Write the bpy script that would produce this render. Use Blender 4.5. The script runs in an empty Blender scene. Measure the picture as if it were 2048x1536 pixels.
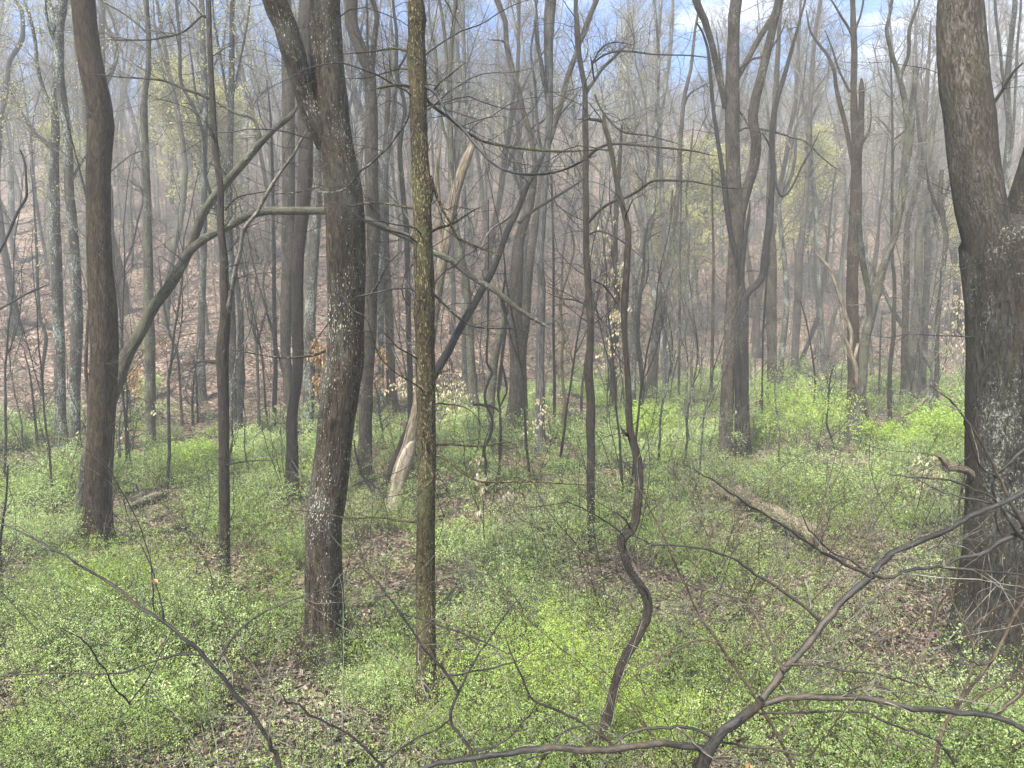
import bpy, math, random
import numpy as np
from mathutils import Vector
S = bpy.context.scene
C = S.collection
rng = np.random.default_rng(11)
PI = math.pi

# ------------------------------------------------------------------ camera
F = 1400.0; CAMH = 4.0; PITCH = math.atan((768-620)/F)
cam = bpy.data.cameras.new('camera'); co = bpy.data.objects.new('camera', cam); C.objects.link(co)
co.location = (0, 0, CAMH); co.rotation_euler = (PI/2-PITCH, 0, 0)
cam.sensor_width = 36; cam.lens = 36*F/2048; cam.clip_start = .05; cam.clip_end = 3000
S.camera = co
# ------------------------------------------------------------------ light
SUN_EL, SUN_ROT = math.radians(52), math.radians(215)
w = bpy.data.worlds.new("World"); S.world = w; w.use_nodes = True
nt = w.node_tree; nt.nodes.clear()
def N(nt, t, **k):
    n = nt.nodes.new(t)
    for a, b in k.items():
        if a.startswith('i_'):
            n.inputs[a[2:].replace('_', ' ')].default_value = b
        else: setattr(n, a, b)
    return n
out = N(nt, 'ShaderNodeOutputWorld'); bg = N(nt, 'ShaderNodeBackground'); bg.inputs['Strength'].default_value = .065
sky = N(nt, 'ShaderNodeTexSky', sky_type='NISHITA', sun_disc=False, sun_elevation=SUN_EL, sun_rotation=SUN_ROT, altitude=1500.0, air_density=1.0, dust_density=.05, ozone_density=5.0)
tc = N(nt, 'ShaderNodeTexCoord'); mp = N(nt, 'ShaderNodeMapping'); mp.inputs['Scale'].default_value = (2.2, 2.2, 7.5); mp.inputs['Location'].default_value = (3.1, .4, .35)
nz = N(nt, 'ShaderNodeTexNoise'); nz.inputs['Scale'].default_value = 1.3; nz.inputs['Detail'].default_value = 7; nz.inputs['Roughness'].default_value = .55; nz.inputs['Distortion'].default_value = .25
# more cloud to the right of the view (+x)
sep = N(nt, 'ShaderNodeSeparateXYZ'); ma = N(nt, 'ShaderNodeMath', operation='MULTIPLY_ADD'); ma.inputs[1].default_value = .26
rp = N(nt, 'ShaderNodeValToRGB'); rp.color_ramp.elements[0].position = .56; rp.color_ramp.elements[1].position = .70
rp.color_ramp.elements[0].color = (0, 0, 0, 1); rp.color_ramp.elements[1].color = (.9, .9, .9, 1)
mx = N(nt, 'ShaderNodeMix', data_type='RGBA'); mx.inputs[7].default_value = (6.6, 6.8, 7.2, 1)
L = nt.links.new
L(tc.outputs['Generated'], mp.inputs[0]); L(mp.outputs[0], nz.inputs['Vector']); L(tc.outputs['Generated'], sep.inputs[0])
L(sep.outputs['X'], ma.inputs[0]); L(nz.outputs['Fac'], ma.inputs[2]); L(ma.outputs[0], rp.inputs[0])
tn = N(nt, 'ShaderNodeMix', data_type='RGBA', blend_type='MULTIPLY'); tn.inputs[0].default_value = 1; tn.inputs[7].default_value = (.24, .78, 1.16, 1); L(sky.outputs[0], tn.inputs[6])
L(rp.outputs[0], mx.inputs[0]); L(tn.outputs[2], mx.inputs[6]); L(mx.outputs[2], bg.inputs['Color']); L(bg.outputs[0], out.inputs['Surface'])
sl = bpy.data.lights.new('sun', 'SUN'); so = bpy.data.objects.new('sun', sl); C.objects.link(so)
sl.energy = 4.2; sl.angle = math.radians(10); sl.color = (1, .96, .84)
sd = Vector((math.sin(SUN_ROT)*math.cos(SUN_EL), math.cos(SUN_ROT)*math.cos(SUN_EL), math.sin(SUN_EL)))
so.rotation_euler = sd.to_track_quat('Z', 'Y').to_euler()
S.view_settings.view_transform = 'Standard'; S.view_settings.look = 'None'; S.view_settings.gamma = 1
S.view_settings.exposure = 2.1
cy = S.cycles
cy.max_bounces = 6; cy.diffuse_bounces = 3; cy.glossy_bounces = 2; cy.transmission_bounces = 3; cy.volume_bounces = 1; cy.transparent_max_bounces = 8
cy.use_denoising = True; cy.denoiser = 'OPENIMAGEDENOISE'; cy.denoising_input_passes = 'RGB_ALBEDO_NORMAL'; cy.denoising_prefilter = 'ACCURATE'

# ------------------------------------------------------------------ terrain
def sst(a, b, x):
    t = np.clip((x-a)/(b-a), 0, 1); return t*t*(3-2*t)
def pn(x, y, s=1.0, seed=0.0):
    x = np.asarray(x, float)*s; y = np.asarray(y, float)*s
    return (np.sin(x*1.0+y*.7+seed)+np.sin(-x*.8+y*1.3+1.7*seed+1)+.6*np.sin(x*2.1+y*1.9+seed*2.3)+.6*np.sin(x*2.6-y*2.2+3+seed)+.35*np.sin(x*4.7+y*3.1+seed)+.35*np.sin(-x*3.9+y*5.2+seed*.7))/2.6
def terr(x, y):
    x = np.asarray(x, float); y = np.asarray(y, float)
    y0 = 22.5+22*sst(-9, 13, x)
    t = np.clip((y-y0)/(104-y0), 0, None)
    z = np.where(t < 1, 30*np.power(t, 1.18), 30+4*(1-np.exp(-(t-1)*2.2)))
    z = z+.10*pn(x, y, .55, 2)+.05*pn(x, y, 1.7, 5)+(1.0*pn(x, y, .09, 1)+.35*pn(x, y, .32, 6)+.12*pn(x, y, .9, 9))*sst(22, 50, y)
    return z
def ray(px, py):
    dx = (px-1024)/F; dy = (768-py)/F
    return np.array([dx, math.cos(PITCH)+dy*math.sin(PITCH), -math.sin(PITCH)+dy*math.cos(PITCH)])
def at(px, py, Y):
    d = ray(px, py); return np.array([0, 0, CAMH])+d*(Y/d[1])
def groundY(px, py):
    d = ray(px, py); ys = np.linspace(2.5, 130, 6000); t = ys/d[1]
    z = CAMH+d[2]*t; g = terr(d[0]*t, ys)
    k = np.where(z <= g)[0]
    return float(ys[k[0]]) if len(k) else 130.0

# ------------------------------------------------------------------ mesh building
class Acc:
    def __init__(s): s.v = []; s.f = []; s.a = []; s.t = []; s.n = 0
    def add(s, v, f, a=None, t=None):
        s.v.append(v); s.f.append(f+s.n); s.n += len(v)
        s.a.append(a if a is not None else v*1.0)
        s.t.append(t if t is not None else np.full(len(v), .5))
    def tubes(s, P, R, sides=4, lobes=None, tint=None, seed=0):
        """P (N,K,3), R (N,K)"""
        n, k, _ = P.shape
        T = np.gradient(P, axis=1); T /= np.linalg.norm(T, axis=2, keepdims=True)+1e-9
        m = T.mean(axis=1, keepdims=True); m /= np.linalg.norm(m, axis=2, keepdims=True)+1e-9
        ref = np.where(np.abs(m[..., 1:2]) < .75, np.array([0, 1., 0]), np.array([1., 0, 0]))
        U = np.cross(T, np.broadcast_to(ref, T.shape)); U /= np.linalg.norm(U, axis=2, keepdims=True)+1e-9
        W = np.cross(T, U)
        th = np.linspace(0, 2*PI, sides, endpoint=False)
        c = np.cos(th)[None, None, :, None]; q = np.sin(th)[None, None, :, None]
        rr = R[:, :, None, None]
        if lobes is not None: rr = rr*lobes[:, :, :, None]
        D = (U[:, :, None, :]*c+W[:, :, None, :]*q)
        V = P[:, :, None, :]+D*rr
        ln = np.concatenate([np.zeros((n, 1)), np.cumsum(np.linalg.norm(np.diff(P, axis=1), axis=2), axis=1)], axis=1)
        off = (np.arange(n)*3.7+seed)[:, None]
        A = np.stack([np.broadcast_to(c[..., 0], (n, k, sides))*R[:, :, None], np.broadcast_to(q[..., 0], (n, k, sides))*R[:, :, None], np.broadcast_to((ln+off)[:, :, None], (n, k, sides))], axis=3)
        i = np.arange(n)[:, None, None]*k*sides; j = np.arange(k-1)[None, :, None]*sides; h = np.arange(sides)[None, None, :]
        h2 = (h+1) % sides
        f = np.stack([i+j+h, i+j+h2, i+j+sides+h2, i+j+sides+h], axis=3).reshape(-1, 4)
        tt = None if tint is None else np.repeat(tint, k*sides)
        s.add(V.reshape(-1, 3), f, A.reshape(-1, 3), tt)
    def leaves(s, P, D, Nn, ln, wd, tint, fold=.15):
        """diamond leaves: base P, direction D, normal Nn, length, width"""
        D = D/(np.linalg.norm(D, axis=1, keepdims=True)+1e-9)
        B = np.cross(Nn, D); B /= np.linalg.norm(B, axis=1, keepdims=True)+1e-9
        Z = np.cross(D, B)
        l = ln[:, None]; w_ = wd[:, None]
        v = np.stack([P, P+D*l*.45+B*w_*.5+Z*w_*fold, P+D*l, P+D*l*.45-B*w_*.5+Z*w_*fold], axis=1).reshape(-1, 3)
        f = np.arange(len(P)*4).reshape(-1, 4)
        s.add(v, f, None, np.repeat(tint, 4))
    def mesh(s, name, mat, smooth=True):
        me = bpy.data.meshes.new(name)
        if s.n:
            v = np.concatenate(s.v).astype(np.float32); f = np.concatenate(s.f).astype(np.int32)
            me.vertices.add(len(v)); me.vertices.foreach_set('co', v.ravel())
            me.loops.add(f.size); me.loops.foreach_set('vertex_index', f.ravel())
            me.polygons.add(len(f)); me.polygons.foreach_set('loop_start', np.arange(0, f.size, 4, dtype=np.int32))
            me.polygons.foreach_set('use_smooth', np.full(len(f), smooth))
            me.update(calc_edges=True)
            a = me.attributes.new('bark', 'FLOAT_VECTOR', 'POINT'); a.data.foreach_set('vector', np.concatenate(s.a).astype(np.float32).ravel())
            a = me.attributes.new('tint', 'FLOAT', 'POINT'); a.data.foreach_set('value', np.concatenate(s.t).astype(np.float32))
        if mat: me.materials.append(mat)
        return me
    def obj(s, name, mat, parent=None, smooth=True):
        o = bpy.data.objects.new(name, s.mesh(name, mat, smooth)); C.objects.link(o)
        if parent is not None:
            o.parent = parent; o.location = -np.array(parent.location) if parent.get('_abs') else (0, 0, 0)
        return o
def tag(o, label=None, cat=None, group=None, kind=None):
    if label: o['label'] = label
    if cat: o['category'] = cat
    if group: o['group'] = group
    if kind: o['kind'] = kind
    return o
def empty(name, loc, label, cat, group=None):
    o = bpy.data.objects.new(name, None); C.objects.link(o); o.location = loc; o.empty_display_size = .3
    return tag(o, label, cat, group)
class Thing:
    """root Empty at base; parts built in world coordinates are shifted to the root"""
    def __init__(s, name, loc, label, cat, group=None):
        s.loc = np.array(loc, float); s.root = empty(name, s.loc, label, cat, group)
    def part(s, acc, name, mat, parent=None, label=None, smooth=True):
        if not acc.n: return None
        acc.v = [v-s.loc for v in acc.v]
        o = bpy.data.objects.new(name, acc.mesh(name, mat, smooth)); C.objects.link(o); o.parent = parent or s.root
        if label: o['label'] = label
        return o

# ------------------------------------------------------------------ materials
def newmat(name):
    m = bpy.data.materials.new(name); m.use_nodes = True; t = m.node_tree; t.nodes.clear()
    o = N(t, 'ShaderNodeOutputMaterial'); return m, t, o
def ramp(t, pts, interp='LINEAR'):
    r = N(t, 'ShaderNodeValToRGB'); e = r.color_ramp.elements; r.color_ramp.interpolation = interp
    while len(e) < len(pts): e.new(.5)
    for i, (p, c) in enumerate(pts): e[i].position = p; e[i].color = (*c, 1) if len(c) == 3 else c
    return r
def noise(t, vec, scale, detail=4, rough=.55, dist=0, sc=None, loc=None):
    if sc is not None or loc is not None:
        m = N(t, 'ShaderNodeMapping'); m.inputs['Scale'].default_value = sc or (1, 1, 1); m.inputs['Location'].default_value = loc or (0, 0, 0)
        t.links.new(vec, m.inputs[0]); vec = m.outputs[0]
    n = N(t, 'ShaderNodeTexNoise'); n.inputs['Scale'].default_value = scale; n.inputs['Detail'].default_value = detail; n.inputs['Roughness'].default_value = rough; n.inputs['Distortion'].default_value = dist
    t.links.new(vec, n.inputs['Vector']); return n
def mixc(t, fac, a, b):
    m = N(t, 'ShaderNodeMix', data_type='RGBA')
    for i, v in ((0, fac), (6, a), (7, b)):
        if isinstance(v, (tuple, float, int)): m.inputs[i].default_value = v if not isinstance(v, tuple) else (*v, 1)[:4]
        else: t.links.new(v, m.inputs[i])
    return m.outputs[2]
def bark(name, dark, mid, light, lichen=None, lich=.62, moss=None, mossamt=.6, furrow=1.0, fleck=None, flk=.66, wet=None, rough=.8, zscale=6.0, bump=.9, detail=6, dk=.33, ls=26, fine=True):
    dark, mid, light = [tuple(x*dk for x in q) for q in (dark, mid, light)]
    m, t, o = newmat(name); l = t.links.new
    a = N(t, 'ShaderNodeAttribute', attribute_name='bark'); v = a.outputs['Vector']
    # furrows that run along the stem, broken up and slightly woven
    n1 = noise(t, v, 30*furrow, detail, .68, 1.1, (1, 1, zscale/30))
    n2 = noise(t, v, 3.0, 4, .6, 0, (1, 1, .6), (4, 2, 1))
    r = ramp(t, [(.38, dark), (.49, mid), (.64, light)]); l(n1.outputs['Fac'], r.inputs[0])
    hs = N(t, 'ShaderNodeHueSaturation'); l(r.outputs[0], hs.inputs['Color'])
    mr = N(t, 'ShaderNodeMapRange'); l(n2.outputs['Fac'], mr.inputs[0]); mr.inputs[1].default_value = .3; mr.inputs[2].default_value = .7; mr.inputs[3].default_value = .6; mr.inputs[4].default_value = 1.4
    l(mr.outputs[0], hs.inputs['Value']); col = hs.outputs[0]
    if moss:
        nm = noise(t, v, 3.2, 7, .75, 0, (1, 1, .45), (9, 1, 3)); rm = ramp(t, [(mossamt-.1, (0, 0, 0)), (mossamt+.08, (.8, .8, .8))]); l(nm.outputs['Fac'], rm.inputs[0])
        col = mixc(t, rm.outputs[0], col, moss)
    if wet:
        nw = noise(t, v, 1.5, 6, .7, .4, (1, 1, .2), (2, 7, 3)); rw = ramp(t, [(.46, (0, 0, 0)), (.58, (.8, .8, .8))]); l(nw.outputs['Fac'], rw.inputs[0])
        col = mixc(t, rw.outputs[0], col, wet)
    if lichen:
        nl = noise(t, v, ls, 7, .8, .3, (1, 1, .6), (1, 5, 2)); nk = noise(t, v, 2.2, 3, .6, 0, (1, 1, .5), (11, 5, 2)); ad = N(t, 'ShaderNodeMath', operation='MULTIPLY_ADD'); ad.inputs[1].default_value = .5; l(nk.outputs['Fac'], ad.inputs[0]); l(nl.outputs['Fac'], ad.inputs[2])
        rl = ramp(t, [(lich+.22, (0, 0, 0)), (lich+.29, (.8, .8, .8))]); l(ad.outputs[0], rl.inputs[0])
        col = mixc(t, rl.outputs[0], col, lichen)
    if fleck:
        nf = noise(t, v, 95, 3, .6, .3, (1, 1, .28), (3, 3, 8)); nk2 = noise(t, v, 1.8, 3, .6, 0, (1, 1, .5), (1, 15, 2)); ad2 = N(t, 'ShaderNodeMath', operation='MULTIPLY_ADD'); ad2.inputs[1].default_value = .4; l(nk2.outputs['Fac'], ad2.inputs[0]); l(nf.outputs['Fac'], ad2.inputs[2])
        rf = ramp(t, [(flk+.18, (0, 0, 0)), (flk+.22, (.9, .9, .9))]); l(ad2.outputs[0], rf.inputs[0])
        col = mixc(t, rf.outputs[0], col, fleck)
    b = N(t, 'ShaderNodeBsdfPrincipled'); b.inputs['Roughness'].default_value = rough; b.inputs['Specular IOR Level'].default_value = .12 if rough > .55 else .25
    if bump:
        bp = N(t, 'ShaderNodeBump'); bp.inputs['Strength'].default_value = bump; bp.inputs['Distance'].default_value = .05
        l(n1.outputs['Fac'], bp.inputs['Height']); l(bp.outputs[0], b.inputs['Normal'])
    l(col, b.inputs['Base Color']); l(b.outputs[0], o.inputs[0])
    return m
def leafmat(name, cols, trans=.35, rough=.5):
    m, t, o = newmat(name); l = t.links.new
    a = N(t, 'ShaderNodeAttribute', attribute_name='tint')
    r = ramp(t, [(i/(len(cols)-1), c) for i, c in enumerate(cols)]); l(a.outputs['Fac'], r.inputs[0])
    b = N(t, 'ShaderNodeBsdfPrincipled'); b.inputs['Roughness'].default_value = rough; b.inputs['Specular IOR Level'].default_value = .15; l(r.outputs[0], b.inputs['Base Color'])
    tr = N(t, 'ShaderNodeBsdfTranslucent'); l(r.outputs[0], tr.inputs['Color'])
    mxs = N(t, 'ShaderNodeMixShader'); mxs.inputs[0].default_value = trans; l(b.outputs[0], mxs.inputs[1]); l(tr.outputs[0], mxs.inputs[2]); l(mxs.outputs[0], o.inputs[0])
    return m
M = {}
M['brown'] = bark('bark_brown_furrowed', (.03, .020, .013), (.088, .062, .038), (.18, .13, .085), moss=(.06, .07, .03), mossamt=.68, fleck=(.36, .32, .27), flk=.75, zscale=6)
M['fleck'] = bark('bark_flecked', (.026, .021, .017), (.085, .063, .042), (.17, .138, .10), fleck=(.50, .48, .42), flk=.655, moss=(.09, .095, .075), mossamt=.60, zscale=6)
M['lichen'] = bark('bark_yellow_lichen', (.035, .027, .015), (.11, .086, .042), (.22, .18, .10), moss=(.10, .11, .045), mossamt=.60, lichen=(.28, .26, .17), lich=.64, fleck=(.27, .225, .13), flk=.62, zscale=11, furrow=1.5, ls=34)
M['grey'] = bark('bark_grey_lichen', (.040, .037, .033), (.115, .105, .09), (.22, .205, .18), lichen=(.30, .33, .28), lich=.56, moss=(.07, .075, .05), mossamt=.66)
M['green'] = bark('bark_mossy_grey', (.038, .034, .028), (.105, .093, .073), (.20, .18, .145), moss=(.095, .10, .06), mossamt=.56, lichen=(.22, .23, .19), lich=.60, dk=.42)
M['wet'] = bark('bark_dark_wet', (.011, .010, .009), (.034, .029, .025), (.085, .075, .065), lichen=(.22, .23, .19), lich=.68, rough=.45, wet=(.012, .011, .011))
M['redwet'] = bark('bark_reddish_wet', (.020, .013, .010), (.068, .048, .03), (.14, .102, .07), wet=(.022, .018, .015), rough=.5, moss=(.06, .065, .035), mossamt=.66)
M['tan'] = bark('bark_tan_grey', (.05, .041, .033), (.125, .103, .08), (.235, .20, .165), lichen=(.29, .29, .25), lich=.64, moss=(.085, .085, .05), mossamt=.66)
M['shaggy'] = bark('bark_shaggy_grey', (.05, .045, .042), (.19, .18, .17), (.33, .32, .30), zscale=4, furrow=1, bump=1)
M['pale'] = bark('wood_bare_pale', (.15, .12, .09), (.38, .33, .26), (.52, .47, .40), zscale=2.4, dk=.7, wet=(.13, .095, .065), bump=.5, furrow=.7)
M['log'] = bark('log_weathered', (.05, .038, .028), (.18, .14, .10), (.32, .27, .21), zscale=3, dk=.8, moss=(.11, .12, .06), mossamt=.62)
M['big'] = bark('bark_black_lichen', (.014, .013, .011), (.045, .041, .035), (.10, .093, .08), lichen=(.27, .29, .23), lich=.615, moss=(.04, .04, .02), mossamt=.62, wet=(.032, .022, .016), zscale=9, detail=8, rough=.6, dk=.6, ls=50)
M['streak'] = bark('bark_pale_streaked', (.035, .030, .024), (.075, .063, .05), (.19, .17, .145), lichen=(.27, .29, .23), lich=.64, wet=(.035, .03, .024), zscale=9, furrow=1.1, moss=(.06, .055, .03), mossamt=.6, dk=.7, ls=60)
M['twig'] = bark('twig_grey_brown', (.055, .049, .040), (.12, .11, .09), (.20, .185, .155), zscale=10, detail=2, bump=0, dk=.85)
M['twigdark'] = bark('twig_dark', (.02, .018, .017), (.05, .045, .042), (.11, .10, .095), zscale=10, detail=2, bump=0, rough=.5)
M['twigtan'] = bark('twig_tan', (.09, .065, .045), (.18, .135, .095), (.27, .21, .15), zscale=10, detail=2, bump=0)
M['fg'] = bark('bark_smooth_grey', (.028, .025, .023), (.07, .064, .058), (.13, .12, .11), lichen=(.34, .33, .29), lich=.74, zscale=8, rough=.5, moss=(.10, .075, .05), mossamt=.62, bump=.3)
M['leaf'] = leafmat('leaf_spring_green', [(.09, .125, .035), (.18, .25, .07), (.29, .39, .12), (.40, .50, .20), (.52, .58, .32)], .4)
M['leafb'] = leafmat('leaf_bright_green', [(.16, .24, .04), (.28, .40, .06), (.40, .53, .11), (.50, .60, .20)], .45)
M['bud'] = leafmat('leaf_yellow_bud', [(.26, .26, .08), (.38, .38, .13), (.48, .46, .22), (.5, .46, .3)], .5)
M['budred'] = leafmat('bud_reddish', [(.22, .10, .07), (.35, .18, .10), (.45, .30, .18)], .4)
M['beech'] = leafmat('leaf_dry_cream', [(.36, .27, .13), (.50, .42, .24), (.60, .54, .36), (.66, .63, .47)], .35)
M['beecho'] = leafmat('leaf_dry_orange', [(.30, .16, .07), (.42, .26, .12), (.52, .38, .21)], .35)
M['litter'] = leafmat('leaf_litter_brown', [(.035, .025, .02), (.085, .058, .046), (.155, .112, .09), (.24, .19, .155), (.40, .35, .29)], .1, .55)

def ground_mat():
    m, t, o = newmat('forest_floor'); l = t.links.new
    g = N(t, 'ShaderNodeNewGeometry'); v = g.outputs['Position']
    vo = N(t, 'ShaderNodeTexVoronoi'); vo.inputs['Scale'].default_value = 11; vo.inputs['Randomness'].default_value = 1
    n0 = noise(t, v, 6, 3); vm = N(t, 'ShaderNodeMix', data_type='VECTOR'); vm.inputs[0].default_value = .04
    l(v, vm.inputs[4]); l(n0.outputs['Color'], vm.inputs[5]); l(vm.outputs[1], vo.inputs['Vector'])
    sp = N(t, 'ShaderNodeSeparateColor'); l(vo.outputs['Color'], sp.inputs[0])
    r = ramp(t, [(0, (.028, .019, .014)), (.25, (.082, .057, .044)), (.55, (.150, .108, .086)), (.8, (.21, .162, .134)), (1, (.33, .27, .225))]); l(sp.outputs[0], r.inputs[0])
    nb = noise(t, v, .35, 4, .6); rb = ramp(t, [(.35, (.62, .58, .55)), (.65, (1.12, 1.06, 1.03))]); l(nb.outputs['Fac'], rb.inputs[0])
    mu = N(t, 'ShaderNodeMix', data_type='RGBA', blend_type='MULTIPLY'); mu.inputs[0].default_value = 1; l(r.outputs[0], mu.inputs[6]); l(rb.outputs[0], mu.inputs[7])
    nd = noise(t, v, 1.6, 6, .65, 0, None, (5, 5, 5)); rd = ramp(t, [(.50, (0, 0, 0)), (.62, (.8, .8, .8))]); l(nd.outputs['Fac'], rd.inputs[0])
    col = mixc(t, rd.outputs[0], mu.outputs[2], (.035, .026, .02))
    # grass and moss on the valley floor
    a = N(t, 'ShaderNodeAttribute', attribute_name='green'); ng = noise(t, v, .9, 5, .7); mt = N(t, 'ShaderNodeMath', operation='MULTIPLY'); 
    rg = ramp(t, [(.50, (0, 0, 0)), (.64, (1, 1, 1))]); l(ng.outputs['Fac'], rg.inputs[0]); l(rg.outputs[0], mt.inputs[0]); l(a.outputs['Fac'], mt.inputs[1])
    nh = noise(t, v, 22, 3, .6); rh = ramp(t, [(.35, (.035, .05, .015)), (.6, (.12, .18, .045)), (.75, (.2, .27, .09))]); l(nh.outputs['Fac'], rh.inputs[0])
    col = mixc(t, mt.outputs[0], col, rh.outputs[0])
    b = N(t, 'ShaderNodeBsdfPrincipled'); b.inputs['Roughness'].default_value = .75; b.inputs['Specular IOR Level'].default_value = .1
    bp = N(t, 'ShaderNodeBump'); bp.inputs['Strength'].default_value = .8; bp.inputs['Distance'].default_value = .04
    l(sp.outputs[1], bp.inputs['Height']); l(bp.outputs[0], b.inputs['Normal']); l(col, b.inputs['Base Color']); l(b.outputs[0], o.inputs[0])
    return m
M['ground'] = ground_mat()

# ------------------------------------------------------------------ ground
def axis(lo, hi, a, b, fine, grow):
    xs = list(np.arange(a, b+1e-6, fine)); s = fine
    while xs[-1] < hi: s *= grow; xs.append(xs[-1]+s)
    s = fine
    while xs[0] > lo: s *= grow; xs.insert(0, xs[0]-s)
    return np.array(xs)
gx = axis(-420, 420, -16, 16, .16, 1.05); gy = axis(-60, 600, 3, 34, .16, 1.03)
GX, GY = np.meshgrid(gx, gy, indexing='ij')
near = np.exp(-np.abs(GY-12)/22)
GZ = terr(GX, GY)+.022*pn(GX, GY, 6, 3)*near+.012*pn(GX, GY, 14, 8)*near
v = np.stack([GX, GY, GZ], -1).reshape(-1, 3); ny = len(gy)
i = np.arange(len(gx)-1)[:, None]*ny+np.arange(ny-1)[None, :]
A = Acc(); A.add(v, np.stack([i, i+ny, i+ny+1, i+1], -1).reshape(-1, 4))
ground = A.obj('ground', M['ground']); tag(ground, kind='structure')
def greenmask(x, y):
    y0 = 21.5+25*sst(-9, 13, x)
    m = 1-sst(y0-3, y0+6, y+1.5*pn(x, y, .4, 4))
    bare = np.exp(-(((x-4.9)/.95)**2+((y-9.0)/1.5)**2)*.9)+.8*np.exp(-(((x+1.65)/.75)**2+((y-9.2)/1.5)**2))
    return np.clip(m*(1-1.15*bare), 0, 1)
ga = ground.data.attributes.new('green', 'FLOAT', 'POINT'); ga.data.foreach_set('value', (greenmask(v[:, 0], v[:, 1])*.75).astype(np.float32))

# ------------------------------------------------------------------ growing branches
def unit(a): return a/(np.linalg.norm(a, axis=-1, keepdims=True)+1e-9)
def grow(P, R, n, length, rad, tmin=.1, tmax=1, along=.45, up=.2, curl=.25, K=6, rs=.6, grav=.0, rg=None, skill=.5, planar=0.0):
    """n children per parent curve; returns (n*N, K, 3), radii"""
    rg = rg or rng
    Np, k, _ = P.shape
    if Np == 0 or n == 0: return np.zeros((0, K, 3)), np.zeros((0, K))
    idx = np.repeat(np.arange(Np), n); m = len(idx)
    t = rg.uniform(tmin, tmax, m)**.9*(k-1); i0 = np.clip(t.astype(int), 0, k-2); fr = (t-i0)[:, None]
    p = P[idx, i0]*(1-fr)+P[idx, i0+1]*fr
    r = R[idx, i0]*(1-fr[:, 0])+R[idx, i0+1]*fr[:, 0]
    T = unit(P[idx, i0+1]-P[idx, i0])
    q = unit(np.cross(T, rg.normal(size=(m, 3))))
    if planar: q[:, 2] *= (1-planar); q = unit(q)
    d = unit(T*along+q+np.array([0, 0, up]))
    ln = (length[0]+(length[1]-length[0])*rg.random(m)**1.3)*(1-skill*t/(k-1))
    out = np.zeros((m, K, 3)); out[:, 0] = p
    step = (ln/(K-1))[:, None]
    bend = rg.normal(size=(m, 3))*curl*.45
    for s in range(1, K):
        out[:, s] = out[:, s-1]+d*step
        d = unit(d+rg.normal(size=(m, 3))*curl*.7+bend+np.array([0, 0, grav]))
    r0 = np.minimum(r*rs, rad)
    return out, r0[:, None]*np.linspace(1, .28, K)[None, :]

def crown(acc, P, R, lv, rg=None):
    """lv: list of dicts for successive levels"""
    allP = []
    for d in lv:
        sides = d.get('sides', 3); kw = {k: v for k, v in d.items() if k not in ('sides', 'both')}
        P2, R2 = grow(P, R, rg=rg, **kw)
        if len(P2): acc.tubes(P2, R2, sides, seed=rng.random()*9)
        allP.append((P2, R2)); P, R = P2, R2
    return allP

def resample(pts, rad, step):
    """catmull-rom through pts (n,3)"""
    pts = np.array(pts, float); rad = np.array(rad, float)
    q = np.vstack([2*pts[0]-pts[1], pts, 2*pts[-1]-pts[-2]]); o = []; ro = []
    for i in range(len(pts)-1):
        L_ = np.linalg.norm(pts[i+1]-pts[i]); n = max(1, int(round(L_/step)))
        t = (np.arange(n)/n)[:, None]; a, b, c, d = q[i:i+4]
        o.append(.5*((2*b)+(-a+c)*t+(2*a-5*b+4*c-d)*t*t+(-a+3*b-3*c+d)*t**3))
        ro.append(rad[i]+(rad[i+1]-rad[i])*(t[:, 0]))
    o.append(pts[-1:]); ro.append(rad[-1:])
    return np.vstack(o), np.concatenate(ro)

def trunk_tube(acc, P, R, sides, flare=0., rough=.06, seed=0., bumps=(), cap=False):
    k = len(P); th = np.linspace(0, 2*PI, sides, endpoint=False)[None, :]
    ln = np.concatenate([[0], np.cumsum(np.linalg.norm(np.diff(P, axis=0), axis=1))])[:, None]
    rg = np.random.default_rng(int(seed*1000) % 99991)
    lb = 1+rough*(.5*np.sin(2*th+rg.random()*6+ln*.7)+.35*np.sin(3*th+rg.random()*6-ln*1.1)+.3*np.sin(5*th+ln*2.3)+.3*np.sin(ln*3.1+th)+.2*np.sin(ln*7+2*th+1))
    if sides > 15:
        lb = lb+rough*.45*np.sin(9*th+1.5*np.sin(ln*2.2)+seed)+rough*.35*rg.normal(size=(k, sides))
    if flare:
        rr = max(R[0], .02); e = np.exp(-np.maximum(ln-.15, 0)/(rr*1.5+.08))
        lb = lb+flare*e*(.55+.45*np.cos(5*th+seed)+.25*np.cos(3*th+seed*2))
    for (h, ang, amp, sz) in bumps:
        lb = lb+amp*np.exp(-((ln-h)/sz)**2-((np.angle(np.exp(1j*(th-ang))))/.6)**2)
    acc.tubes(P[None], R[None], sides, lobes=lb[None], seed=seed)
    if cap:  # close the end
        base = acc.n-sides; c = P[-1]+unit(P[-1]-P[-2])*R[-1]*.3
        vv = np.vstack([c[None]]); acc.v.append(vv); acc.a.append(np.array([[0, 0, ln[-1, 0]+seed]])); acc.t.append(np.array([.5])); ci = acc.n; acc.n += 1
        h = np.arange(0, sides, 2); acc.f.append(np.stack([base+h, base+(h+1) % sides, base+(h+2) % sides, np.full(len(h), ci)], 1))

def parse(s):
    return [tuple(float(x) for x in p.split(',')) for p in s.split()]
def curve3d(s, Y, dY=0., bow=0.):
    """'px,py,w ...' -> world points/radii; depth drifts by dY along the curve"""
    p = parse(s); n = len(p); P = []; R = []; wl = 4.0
    for i, q in enumerate(p):
        t = i/max(n-1, 1); y = Y+dY*t+bow*math.sin(PI*t)
        if len(q) > 2: wl = q[2]
        P.append(at(q[0], q[1], y)); R.append(wl*.5/F*y)
    return np.array(P), np.array(R)

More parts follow.
